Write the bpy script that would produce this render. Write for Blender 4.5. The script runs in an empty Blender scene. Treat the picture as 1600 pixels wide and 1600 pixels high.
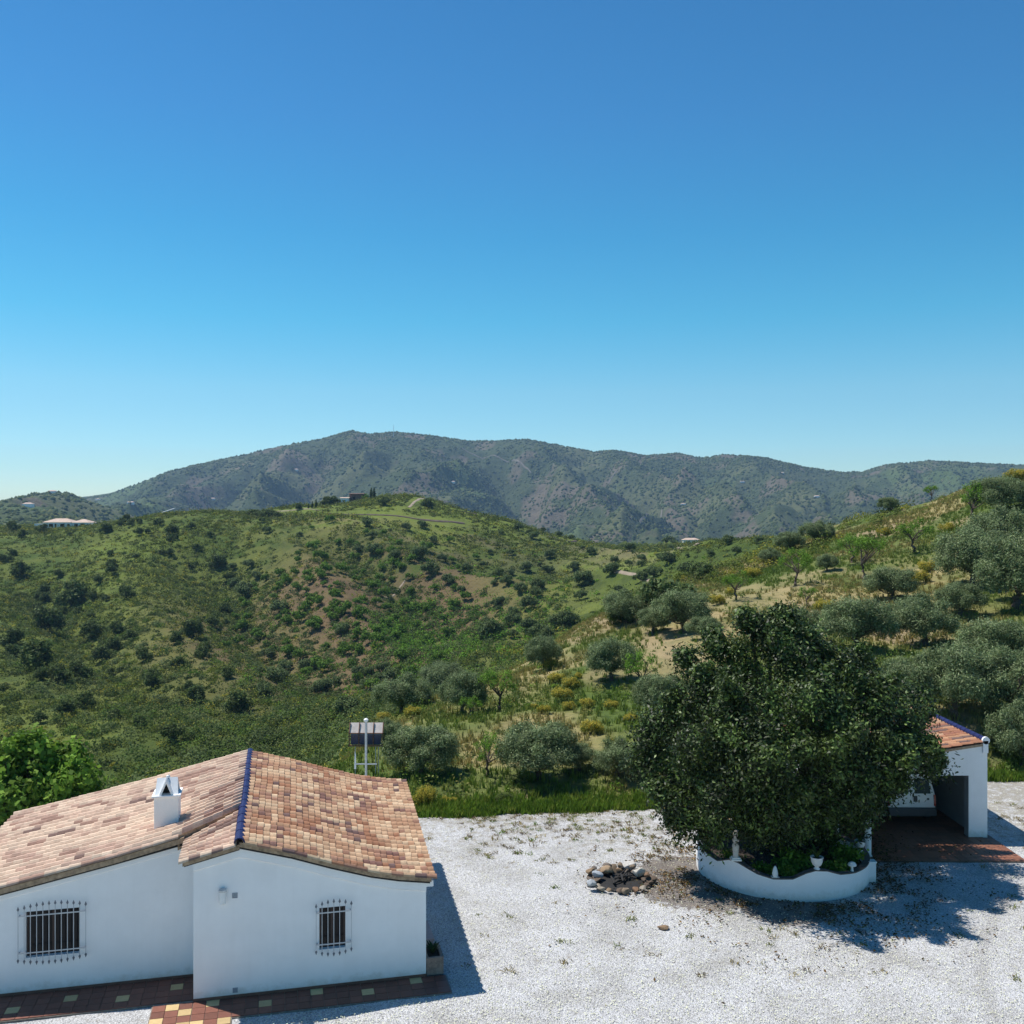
import bpy, bmesh, math, random
import numpy as np
from mathutils import Vector
random.seed(7)
RAD = math.radians
# ---------------------------------------------------------------- camera, sky, sun, exposure
scene = bpy.context.scene
COL = scene.collection
CAMZ = 11.0
FPX = 1534.0                      # focal length in pixels of a 1600 px wide picture
cam_d = bpy.data.cameras.new('camera'); cam = bpy.data.objects.new('camera', cam_d); COL.objects.link(cam)
cam_d.sensor_width = 36; cam_d.lens = FPX / 1600 * 36
cam_d.clip_start = 0.3; cam_d.clip_end = 20000
cam.location = (0, 0, CAMZ); cam.rotation_euler = (RAD(90), 0, 0)
scene.camera = cam
SUN_EL = RAD(62)
sun_h = Vector((-0.896, 0.444)).normalized()
sun_dir = Vector((sun_h.x * math.cos(SUN_EL), sun_h.y * math.cos(SUN_EL), math.sin(SUN_EL)))
world = bpy.data.worlds.new('World'); scene.world = world; world.use_nodes = True
wn = world.node_tree; wn.nodes.clear()
wo = wn.nodes.new('ShaderNodeOutputWorld'); bg = wn.nodes.new('ShaderNodeBackground')
sky = wn.nodes.new('ShaderNodeTexSky'); sky.sky_type = 'NISHITA'; sky.sun_disc = False
sky.sun_elevation = SUN_EL; sky.sun_rotation = math.atan2(sun_h.x, sun_h.y)
sky.altitude = 300; sky.air_density = 1.0; sky.dust_density = 0.0; sky.ozone_density = 2.0
hs = wn.nodes.new('ShaderNodeHueSaturation'); hs.inputs['Saturation'].default_value = 1.30; hs.inputs['Hue'].default_value = 0.485
wn.links.new(sky.outputs[0], hs.inputs['Color']); 
wtc = wn.nodes.new('ShaderNodeTexCoord'); wsx = wn.nodes.new('ShaderNodeSeparateXYZ'); wn.links.new(wtc.outputs['Generated'], wsx.inputs[0])
wr = wn.nodes.new('ShaderNodeValToRGB'); wn.links.new(wsx.outputs['Z'], wr.inputs[0]); we = wr.color_ramp.elements
stops = [(0.02, (.78, 1.0, 1.16)), (.12, (.82, 1.09, 1.10)), (.19, (.48, 1.06, 1.10)), (.27, (.40, .96, 1.08)), (.37, (.50, .86, 1.06)), (.48, (.50, .80, 1.0)), (.7, (.85, .84, 1.02)), (1.0, (.95, .85, 1.0))]
while len(we) < len(stops): we.new(.5)
for i_, (p_, c_) in enumerate(stops): we[i_].position = p_; we[i_].color = (c_[0] / 1.2, c_[1] / 1.2, c_[2] / 1.2, 1)
wm_ = wn.nodes.new('ShaderNodeMix'); wm_.data_type = 'RGBA'; wm_.blend_type = 'MULTIPLY'; wm_.inputs[0].default_value = 1; wm_.clamp_result = False
wn.links.new(hs.outputs[0], wm_.inputs[6]); wn.links.new(wr.outputs[0], wm_.inputs[7]); wn.links.new(wm_.outputs[2], bg.inputs[0])
bg.inputs[1].default_value = 0.115
wn.links.new(bg.outputs[0], wo.inputs[0])
sun_l = bpy.data.lights.new('sun', 'SUN'); sun_l.energy = 5.0; sun_l.angle = RAD(0.53); sun_l.color = (1.0, 0.955, 0.89)
sun_o = bpy.data.objects.new('sun', sun_l); COL.objects.link(sun_o)
sun_o.rotation_euler = sun_dir.to_track_quat('Z', 'Y').to_euler()
scene.view_settings.view_transform = 'Standard'; scene.view_settings.look = 'None'
scene.view_settings.exposure = 0.30; scene.view_settings.gamma = 1.0
scene.render.engine = 'CYCLES'
scene.cycles.max_bounces = 6; scene.cycles.volume_bounces = 0; scene.cycles.transparent_max_bounces = 8

# ---------------------------------------------------------------- helpers
def W(px, py, D):                 # pixel of the photograph + distance -> point of the place
    return Vector(((px - 800) / FPX * D, D, CAMZ + (800 - py) / FPX * D))
def G(px, py, z=0.0):             # pixel -> point on a level plane
    D = (CAMZ - z) * FPX / (py - 800)
    return Vector(((px - 800) / FPX * D, D, z))

def tag(o, label=None, cat=None, group=None, kind=None):
    if label: o['label'] = label
    if cat: o['category'] = cat
    if group: o['group'] = group
    if kind: o['kind'] = kind
    return o
def empty(name, loc=(0, 0, 0), rz=0.0):
    o = bpy.data.objects.new(name, None); COL.objects.link(o)
    o.location = loc; o.rotation_euler = (0, 0, rz); o.empty_display_size = 0.3
    return o
def link_mesh(name, me, mat=None, parent=None, loc=None):
    o = bpy.data.objects.new(name, me); COL.objects.link(o)
    if mat is not None:
        for m in (mat if isinstance(mat, (list, tuple)) else [mat]): me.materials.append(m)
    if parent is not None: o.parent = parent
    if loc is not None: o.location = loc
    return o
def mesh_np(name, v, f, cols=None, vcol=False, smooth=False):
    v = np.asarray(v, np.float32); f = np.asarray(f, np.int32)
    me = bpy.data.meshes.new(name); k = f.shape[1]
    me.vertices.add(len(v)); me.vertices.foreach_set('co', v.ravel())
    me.loops.add(f.size); me.loops.foreach_set('vertex_index', f.ravel())
    me.polygons.add(len(f)); me.polygons.foreach_set('loop_start', np.arange(0, f.size, k, dtype=np.int32))
    me.polygons.foreach_set('loop_total', np.full(len(f), k, np.int32))
    if smooth: me.polygons.foreach_set('use_smooth', np.ones(len(f), bool))
    me.update(calc_edges=True)
    if cols is not None:
        a = me.attributes.new('col', 'FLOAT_COLOR', 'POINT' if vcol else 'FACE')
        c = np.ones((len(cols), 4), np.float32); c[:, :3] = cols
        a.data.foreach_set('color', c.ravel())
    return me
class MB:                         # small mesh builder; collects faces of one part
    def __init__(s): s.v = []; s.f = []; s.c = []; s.cur = (1, 1, 1)
    def face(s, pts, col=None):
        n = len(s.v); s.v += [tuple(p) for p in pts]; s.f.append(list(range(n, n + len(pts)))); s.c.append(col or s.cur)
    def poly(s, verts, faces, col=None):
        n = len(s.v); s.v += [tuple(p) for p in verts]
        for f in faces: s.f.append([n + i for i in f]); s.c.append(col or s.cur)
    def box(s, x0, x1, y0, y1, z0, z1, col=None, M=None):
        vs = [Vector((x, y, z)) for z in (z0, z1) for y in (y0, y1) for x in (x0, x1)]
        if M is not None: vs = [M @ v for v in vs]
        s.poly(vs, [(0, 2, 3, 1), (4, 5, 7, 6), (0, 1, 5, 4), (2, 6, 7, 3), (0, 4, 6, 2), (1, 3, 7, 5)], col)
    def tube(s, pts, rads, n=8, cap=True, col=None):
        pts = [Vector(p) for p in pts]; rings = []
        up = Vector((0.13, 0.21, 0.97))
        for i, p in enumerate(pts):
            d = (pts[min(i + 1, len(pts) - 1)] - pts[max(i - 1, 0)]).normalized()
            a = d.cross(up)
            if a.length < 0.05: a = d.cross(Vector((1, 0, 0)))
            a.normalize(); b = d.cross(a); r = rads[i] if isinstance(rads, (list, tuple)) else rads
            rings.append([p + (a * math.cos(2 * math.pi * k / n) + b * math.sin(2 * math.pi * k / n)) * r for k in range(n)])
        vs = [q for r in rings for q in r]; fs = []
        for i in range(len(pts) - 1):
            for k in range(n): fs.append((i * n + k, i * n + (k + 1) % n, (i + 1) * n + (k + 1) % n, (i + 1) * n + k))
        if cap: fs += [tuple(range(n))[::-1], tuple((len(pts) - 1) * n + k for k in range(n))]
        s.poly(vs, fs, col)
    def lathe(s, prof, n=24, c=(0, 0, 0), col=None):     # prof = [(r,z)...]
        vs = []; fs = []
        for r, z in prof:
            for k in range(n):
                a = 2 * math.pi * k / n; vs.append((c[0] + r * math.cos(a), c[1] + r * math.sin(a), c[2] + z))
        for i in range(len(prof) - 1):
            for k in range(n): fs.append((i * n + k, i * n + (k + 1) % n, (i + 1) * n + (k + 1) % n, (i + 1) * n + k))
        fs += [tuple(range(n))[::-1], tuple((len(prof) - 1) * n + k for k in range(n))]
        s.poly(vs, fs, col)
    def build(s, name, mat, parent=None, smooth=False, bevel=0, merge=True):
        me = bpy.data.meshes.new(name); me.from_pydata(s.v, [], s.f)
        a = me.attributes.new('col', 'FLOAT_COLOR', 'FACE')
        a.data.foreach_set('color', np.array([(c[0], c[1], c[2], 1) for c in s.c], np.float32).ravel())
        if merge:
            bm = bmesh.new(); bm.from_mesh(me); bmesh.ops.remove_doubles(bm, verts=bm.verts, dist=1e-5)
            bmesh.ops.recalc_face_normals(bm, faces=bm.faces); bm.to_mesh(me); bm.free()
        if smooth:
            for p in me.polygons: p.use_smooth = True
        o = link_mesh(name, me, mat, parent)
        if smooth and hasattr(me, 'set_sharp_from_angle'): me.set_sharp_from_angle(angle=RAD(40))
        if bevel:
            b = o.modifiers.new('bevel', 'BEVEL'); b.width = bevel; b.segments = 2; b.limit_method = 'ANGLE'; b.angle_limit = RAD(35)
        return o

# numpy noise
def _hash(i, j, k, seed):
    h = (i * 374761393 + j * 668265263 + k * 2147483647 + seed * 1274126177) & 0xFFFFFFFF
    h = ((h ^ (h >> 13)) * 1274126177) & 0xFFFFFFFF
    return ((h ^ (h >> 16)) & 0xFFFFFF) / float(0xFFFFFF)
def vnoise(x, y, seed=0):
    xi = np.floor(x).astype(np.int64); yi = np.floor(y).astype(np.int64); fx = x - xi; fy = y - yi
    fx = fx * fx * fx * (fx * (fx * 6 - 15) + 10); fy = fy * fy * fy * (fy * (fy * 6 - 15) + 10)
    a = _hash(xi, yi, 0, seed); b = _hash(xi + 1, yi, 0, seed); c = _hash(xi, yi + 1, 0, seed); d = _hash(xi + 1, yi + 1, 0, seed)
    return (a * (1 - fx) + b * fx) * (1 - fy) + (c * (1 - fx) + d * fx) * fy
def fbm(x, y, o=4, seed=0):
    s = 0; a = 0.5; t = 0
    for i in range(o):
        s = s + a * vnoise(x, y, seed + i * 17); t += a; a *= 0.5; x = x * 2.03 + 13.7; y = y * 2.03 + 5.1
    return s / t
def ridged(x, y, o=4, seed=0):
    s = 0; a = 0.5; t = 0
    for i in range(o):
        s = s + a * (1 - np.abs(2 * vnoise(x, y, seed + i * 31) - 1)); t += a; a *= 0.5; x = x * 2.1 + 3.3; y = y * 2.1 + 8.1
    return s / t
def sstep(a, b, x):
    t = np.clip((x - a) / (b - a), 0, 1); return t * t * (3 - 2 * t)

# ---------------------------------------------------------------- materials
def mat_new(name):
    m = bpy.data.materials.new(name); m.use_nodes = True; nt = m.node_tree
    return m, nt, nt.nodes['Principled BSDF'], nt.links
def nn(nt, t, **kw):
    n = nt.nodes.new(t)
    for k, v in kw.items(): setattr(n, k, v)
    return n
def noise_node(nt, scale, detail=4, rough=0.6, coord=None, vec='Object'):
    tc = coord or nn(nt, 'ShaderNodeTexCoord'); n = nn(nt, 'ShaderNodeTexNoise')
    n.inputs['Scale'].default_value = scale; n.inputs['Detail'].default_value = detail; n.inputs['Roughness'].default_value = rough
    nt.links.new(tc.outputs[vec], n.inputs['Vector']); return n
def ramp(nt, fac, stops):
    r = nn(nt, 'ShaderNodeValToRGB'); e = r.color_ramp.elements
    while len(e) < len(stops): e.new(0.5)
    for i, (p, c) in enumerate(stops):
        e[i].position = p; e[i].color = (c[0], c[1], c[2], 1) if hasattr(c, '__len__') else (c, c, c, 1)
    nt.links.new(fac, r.inputs[0]); return r
def mixc(nt, a, b, fac=0.5, mode='MIX'):
    m = nn(nt, 'ShaderNodeMix', data_type='RGBA', blend_type=mode)
    if hasattr(fac, 'is_linked') or hasattr(fac, 'links'): nt.links.new(fac, m.inputs[0])
    else: m.inputs[0].default_value = fac
    for s, i in ((a, 6), (b, 7)):
        if hasattr(s, 'links'): nt.links.new(s, m.inputs[i])
        else: m.inputs[i].default_value = (s[0], s[1], s[2], 1)
    return m.outputs[2]
def bump(nt, bsdf, h, strength=0.3, dist=0.02):
    b = nn(nt, 'ShaderNodeBump'); b.inputs['Strength'].default_value = strength; b.inputs['Distance'].default_value = dist
    nt.links.new(h, b.inputs['Height']); nt.links.new(b.outputs[0], bsdf.inputs['Normal'])
def simple(name, col, rough=0.6, metal=0.0, var=0.12, scale=6.0, bmp=0.0, bdist=0.01):
    m, nt, b, L = mat_new(name)
    n = noise_node(nt, scale, 5)
    r = ramp(nt, n.outputs[0], [(0.3, tuple(c * (1 - var) for c in col)), (0.7, tuple(min(1, c * (1 + var)) for c in col))])
    L.new(r.outputs[0], b.inputs['Base Color']); b.inputs['Roughness'].default_value = rough; b.inputs['Metallic'].default_value = metal
    if bmp: bump(nt, b, noise_node(nt, scale * 8, 4).outputs[0], bmp, bdist)
    return m
def attr_mat(name, rough=0.7, var=0.15, scale=8.0, bmp=0.0, bdist=0.01, trans=0.0, spec=0.5):
    m, nt, b, L = mat_new(name)
    at = nn(nt, 'ShaderNodeAttribute', attribute_name='col')
    n = noise_node(nt, scale, 4)
    r = ramp(nt, n.outputs[0], [(0.25, 1 - var), (0.75, 1 + var if var < 0 else 1.0)])
    c = mixc(nt, at.outputs['Color'], r.outputs[0], 1.0, 'MULTIPLY')
    L.new(c, b.inputs['Base Color']); b.inputs['Roughness'].default_value = rough
    b.inputs['Specular IOR Level'].default_value = spec
    if bmp: bump(nt, b, noise_node(nt, scale * 6, 4).outputs[0], bmp, bdist)
    if trans:
        tr = nn(nt, 'ShaderNodeBsdfTranslucent'); L.new(at.outputs['Color'], tr.inputs[0])
        mx = nn(nt, 'ShaderNodeMixShader'); mx.inputs[0].default_value = trans
        L.new(b.outputs[0], mx.inputs[1]); L.new(tr.outputs[0], mx.inputs[2])
        L.new(mx.outputs[0], nt.nodes['Material Output'].inputs[0])
    return m
M = {}
M['leaf'] = attr_mat('foliage', 0.7, 0.1, 3.0, trans=0.30, spec=0.12)
M['gloss_leaf'] = attr_mat('glossy_foliage', 0.5, 0.1, 3.0, trans=0.15, spec=0.28)
M['scrub'] = attr_mat('scrub_foliage', 0.8, 0.15, 1.0, trans=0.28, spec=0.06)
M['bark'] = simple('bark', (0.10, 0.075, 0.055), 0.9, var=0.4, scale=9, bmp=0.6, bdist=0.03)
M['tile'] = attr_mat('roof_tile_clay', 0.8, 0.30, 14.0, 0.25, 0.01, spec=0.3)
M['paving'] = attr_mat('paving_tile', 0.55, 0.22, 7.0, 0.1, 0.004, spec=0.4)
M['stone'] = attr_mat('stone', 0.9, 0.4, 9.0, 0.6, 0.03, spec=0.3)
M['gravelstone'] = attr_mat('gravel_stone', 0.85, 0.1, 9.0, spec=0.3)
M['iron'] = simple('painted_iron', (0.50, 0.52, 0.54), 0.5, 0.2, 0.1)
M['spear'] = simple('weathered_spearhead_iron', (0.16, 0.17, 0.19), 0.6, 0.3, 0.2)
M['galv'] = simple('galvanised_steel', (0.55, 0.57, 0.58), 0.45, 0.5, 0.12)
M['rust'] = simple('rusty_steel', (0.22, 0.11, 0.07), 0.85, 0.2, 0.35, 12)
M['panelback'] = simple('panel_backing', (0.62, 0.54, 0.48), 0.6, 0, 0.15)
M['navy'] = simple('photovoltaic_glass', (0.02, 0.035, 0.09), 0.15, 0, 0.3, 3)
M['dark'] = simple('dark_interior_and_shade', (0.012, 0.011, 0.010), 0.8, 0, 0.3)
M['soil'] = simple('dark_soil', (0.045, 0.034, 0.025), 1.0, 0, 0.5, 12, 0.8, 0.05)
M['wood'] = simple('brown_window_frame', (0.035, 0.016, 0.012), 0.5, 0, 0.2)
M['white_paint'] = simple('white_paint', (0.78, 0.78, 0.76), 0.55, 0, 0.05)
M['van_white'] = simple('van_white_paint', (0.72, 0.73, 0.74), 0.25, 0, 0.03)
M['bumper'] = simple('grey_plastic', (0.045, 0.05, 0.055), 0.6, 0, 0.1)
M['rubber'] = simple('tyre_rubber', (0.02, 0.02, 0.02), 0.85, 0, 0.2)
M['rim'] = simple('wheel_metal', (0.4, 0.4, 0.41), 0.35, 0.7, 0.1)
M['redlamp'] = simple('red_lamp_plastic', (0.35, 0.02, 0.015), 0.25, 0, 0.1)
M['stucco_grey'] = simple('stone_ornament', (0.55, 0.53, 0.49), 0.85, 0, 0.2, 10, 0.3)
M['cap'] = simple('planter_coping', (0.10, 0.085, 0.075), 0.9, 0, 0.4, 8, 0.4)
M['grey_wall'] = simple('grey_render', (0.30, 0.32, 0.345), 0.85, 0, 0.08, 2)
M['mortar'] = simple('verge_mortar', (0.34, 0.25, 0.165), 0.9, 0, 0.45, 9, 0.5, 0.02)
M['box'] = simple('vent_grey', (0.30, 0.32, 0.36), 0.7, 0, 0.05)
M['planterbrick'] = simple('planter_brick', (0.26, 0.19, 0.15), 0.85, 0, 0.3, 14, 0.4)

def blue_glaze():
    m, nt, b, L = mat_new('blue_glazed_ridge')
    n = noise_node(nt, 5, 4)
    r = ramp(nt, n.outputs[0], [(0.3, (0.009, 0.011, 0.06)), (0.7, (0.016, 0.019, 0.095))])
    L.new(r.outputs[0], b.inputs['Base Color']); b.inputs['Roughness'].default_value = 0.5; b.inputs['Specular IOR Level'].default_value = 0.25
    return m
M['blue'] = blue_glaze()
def glass():
    m, nt, b, L = mat_new('window_glass')
    b.inputs['Base Color'].default_value = (0.010, 0.011, 0.013, 1); b.inputs['Roughness'].default_value = 0.06; b.inputs['Specular IOR Level'].default_value = 0.18
    n = noise_node(nt, 2.5, 2); bump(nt, b, n.outputs[0], 0.03, 0.01)
    return m
M['glass'] = glass()
def plaster():
    m, nt, b, L = mat_new('white_lime_plaster')
    tc = nn(nt, 'ShaderNodeTexCoord')
    n1 = noise_node(nt, 1.1, 6, 0.65, tc); n2 = noise_node(nt, 26, 5, 0.7, tc)
    c = ramp(nt, n1.outputs[0], [(0.25, (0.79, 0.79, 0.785)), (0.6, (0.86, 0.86, 0.855))])
    # rain streaks: noise stretched down the wall
    mp = nn(nt, 'ShaderNodeMapping'); mp.inputs['Scale'].default_value = (5.5, 5.5, 0.35); L.new(tc.outputs['Object'], mp.inputs[0])
    n3 = nn(nt, 'ShaderNodeTexNoise'); n3.inputs['Scale'].default_value = 1.6; n3.inputs['Detail'].default_value = 5; L.new(mp.outputs[0], n3.inputs[0])
    st = ramp(nt, n3.outputs[0], [(0.33, (0.86, 0.85, 0.83)), (0.5, (1, 1, 1))])
    sz = nn(nt, 'ShaderNodeSeparateXYZ'); L.new(tc.outputs['Object'], sz.inputs[0])
    n4 = noise_node(nt, 3.2, 7, 0.75, tc); ab = nn(nt, 'ShaderNodeMath', operation='MULTIPLY'); ab.inputs[1].default_value = -1.5; L.new(sz.outputs['Z'], ab.inputs[0])
    sm = nn(nt, 'ShaderNodeMath', operation='ADD'); L.new(ab.outputs[0], sm.inputs[0]); L.new(n4.outputs[0], sm.inputs[1])
    dr_ = ramp(nt, sm.outputs[0], [(0.12, (1, 1, 1)), (0.42, (0.80, 0.77, 0.72))])
    sp_ = ramp(nt, n4.outputs[0], [(0.26, (0.88, 0.87, 0.85)), (0.36, (1, 1, 1))])
    cc = mixc(nt, mixc(nt, c.outputs[0], st.outputs[0], 0.10, 'MULTIPLY'), dr_.outputs[0], 1.0, 'MULTIPLY')
    L.new(mixc(nt, cc, sp_.outputs[0], 0.8, 'MULTIPLY'), b.inputs['Base Color']); b.inputs['Roughness'].default_value = 0.85
    b.inputs['Specular IOR Level'].default_value = 0.2
    ad = nn(nt, 'ShaderNodeMath', operation='ADD'); L.new(n1.outputs[0], ad.inputs[0])
    ml = nn(nt, 'ShaderNodeMath', operation='MULTIPLY'); ml.inputs[1].default_value = 0.12; L.new(n2.outputs[0], ml.inputs[0]); L.new(ml.outputs[0], ad.inputs[1])
    bump(nt, b, ad.outputs[0], 0.35, 0.05)
    return m
M['plaster'] = plaster()

PL = Vector((8.3, 30.3, 0)); PR = 2.57         # round planter centre and radius
def gravel():
    m, nt, b, L = mat_new('white_gravel')
    tc = nn(nt, 'ShaderNodeTexCoord')
    v = nn(nt, 'ShaderNodeTexVoronoi'); v.inputs['Scale'].default_value = 34; L.new(tc.outputs['Object'], v.inputs[0])
    n1 = noise_node(nt, 0.55, 6, 0.65, tc); n2 = noise_node(nt, 5, 8, 0.8, tc); n3 = noise_node(nt, 2.6, 6, 0.75, tc)
    st = ramp(nt, v.outputs['Color'], [(0.0, (0.26, 0.26, 0.265)), (0.4, (0.55, 0.55, 0.555)), (1.0, (0.78, 0.78, 0.78))])
    gap = ramp(nt, v.outputs['Distance'], [(0.4, (1, 1, 1)), (0.8, (0.6, 0.59, 0.57))])
    c = mixc(nt, st.outputs[0], gap.outputs[0], 1.0, 'MULTIPLY')
    big = ramp(nt, n1.outputs[0], [(0.34, (0.74, 0.725, 0.69)), (0.5, (0.93, 0.925, 0.915)), (0.62, (1, 1, 1))])
    c = mixc(nt, c, big.outputs[0], 1.0, 'MULTIPLY')
    d1 = ramp(nt, n2.outputs[0], [(0.26, 0.0), (0.42, 1.0)])
    c = mixc(nt, (0.30, 0.28, 0.25), c, d1.outputs[0])
    sp0 = nn(nt, 'ShaderNodeVectorMath', operation='DISTANCE'); L.new(tc.outputs['Object'], sp0.inputs[0]); sp0.inputs[1].default_value = (26.0, 17.0, 0)
    for rr_ in (14.6, 16.1):
        sb = nn(nt, 'ShaderNodeMath', operation='SUBTRACT'); L.new(sp0.outputs['Value'], sb.inputs[0]); sb.inputs[1].default_value = rr_
        ab_ = nn(nt, 'ShaderNodeMath', operation='ABSOLUTE'); L.new(sb.outputs[0], ab_.inputs[0])
        ad_ = nn(nt, 'ShaderNodeMath', operation='MULTIPLY_ADD'); L.new(n3.outputs[0], ad_.inputs[0]); ad_.inputs[1].default_value = 0.5; L.new(ab_.outputs[0], ad_.inputs[2])
        tk = ramp(nt, ad_.outputs[0], [(0.22, (0.80, 0.79, 0.77)), (0.52, (1, 1, 1))]); c = mixc(nt, c, tk.outputs[0], 1.0, 'MULTIPLY')
    # leaf litter round the planter and thin soil at the far side: masks in place coordinates
    def blob(x, y, r0, r1):
        vm = nn(nt, 'ShaderNodeVectorMath', operation='DISTANCE'); L.new(tc.outputs['Object'], vm.inputs[0]); vm.inputs[1].default_value = (x, y, 0)
        mr = nn(nt, 'ShaderNodeMapRange'); mr.inputs[1].default_value = r0; mr.inputs[2].default_value = r1; mr.inputs[3].default_value = 1; mr.inputs[4].default_value = 0
        L.new(vm.outputs['Value'], mr.inputs[0]); return mr.outputs[0]
    lit = nn(nt, 'ShaderNodeMath', operation='MAXIMUM'); L.new(blob(5.7, 29.3, 0.9, 3.4), lit.inputs[0]); L.new(blob(7.6, 27.5, 0.3, 2.3), lit.inputs[1])
    s = nn(nt, 'ShaderNodeMath', operation='ADD'); L.new(lit.outputs[0], s.inputs[0]); L.new(n2.outputs[0], s.inputs[1])
    lf = ramp(nt, s.outputs[0], [(0.95, 0.0), (1.30, 0.75)])
    lc = ramp(nt, n3.outputs[0], [(0.3, (0.035, 0.025, 0.018)), (0.7, (0.16, 0.115, 0.08))])
    c = mixc(nt, c, lc.outputs[0], lf.outputs[0])
    sx = nn(nt, 'ShaderNodeSeparateXYZ'); L.new(tc.outputs['Object'], sx.inputs[0])
    mr = nn(nt, 'ShaderNodeMapRange'); mr.inputs[1].default_value = 29.5; mr.inputs[2].default_value = 38; mr.inputs[3].default_value = 0; mr.inputs[4].default_value = 0.19
    L.new(sx.outputs['Y'], mr.inputs[0])
    s2 = nn(nt, 'ShaderNodeMath', operation='ADD'); L.new(mr.outputs[0], s2.inputs[0]); L.new(n3.outputs[0], s2.inputs[1])
    sf = ramp(nt, s2.outputs[0], [(0.58, 0.0), (0.70, 0.75)])
    c = mixc(nt, c, (0.27, 0.24, 0.185), sf.outputs[0])
    L.new(c, b.inputs['Base Color']); b.inputs['Roughness'].default_value = 0.9; b.inputs['Specular IOR Level'].default_value = 0.2
    inv = nn(nt, 'ShaderNodeMath', operation='SUBTRACT'); inv.inputs[0].default_value = 1; L.new(v.outputs['Distance'], inv.inputs[1])
    bump(nt, b, inv.outputs[0], 0.8, 0.03)
    return m
M['gravel'] = gravel()

def terrain_mat(name, scales=(0.05, 0.35, 2.2), bs=0.5, bd=0.3):
    m, nt, b, L = mat_new(name)
    at = nn(nt, 'ShaderNodeAttribute', attribute_name='col'); tc = nn(nt, 'ShaderNodeTexCoord')
    c = at.outputs['Color']
    for i, s in enumerate(scales):
        n = noise_node(nt, s, 6, 0.7, tc)
        r = ramp(nt, n.outputs[0], [(0.3, (0.56, 0.60, 0.56)), (0.5, (0.95, 0.95, 0.93)), (0.72, (1.0, 0.97, 0.9))] if i else [(0.3, (0.8, 0.85, 0.8)), (0.7, (1, 1, 1))])
        c = mixc(nt, c, r.outputs[0], 0.9, 'MULTIPLY')
    L.new(c, b.inputs['Base Color']); b.inputs['Roughness'].default_value = 0.95; b.inputs['Specular IOR Level'].default_value = 0.1
    bump(nt, b, n.outputs[0], bs, bd)
    return m
M['hill'] = terrain_mat('hillside_ground', (0.03, 0.3, 1.6), 0.7, 0.35)
M['mount'] = terrain_mat('mountain_ground', (0.004, 0.02, 0.09), 0.8, 6.0)

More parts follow.
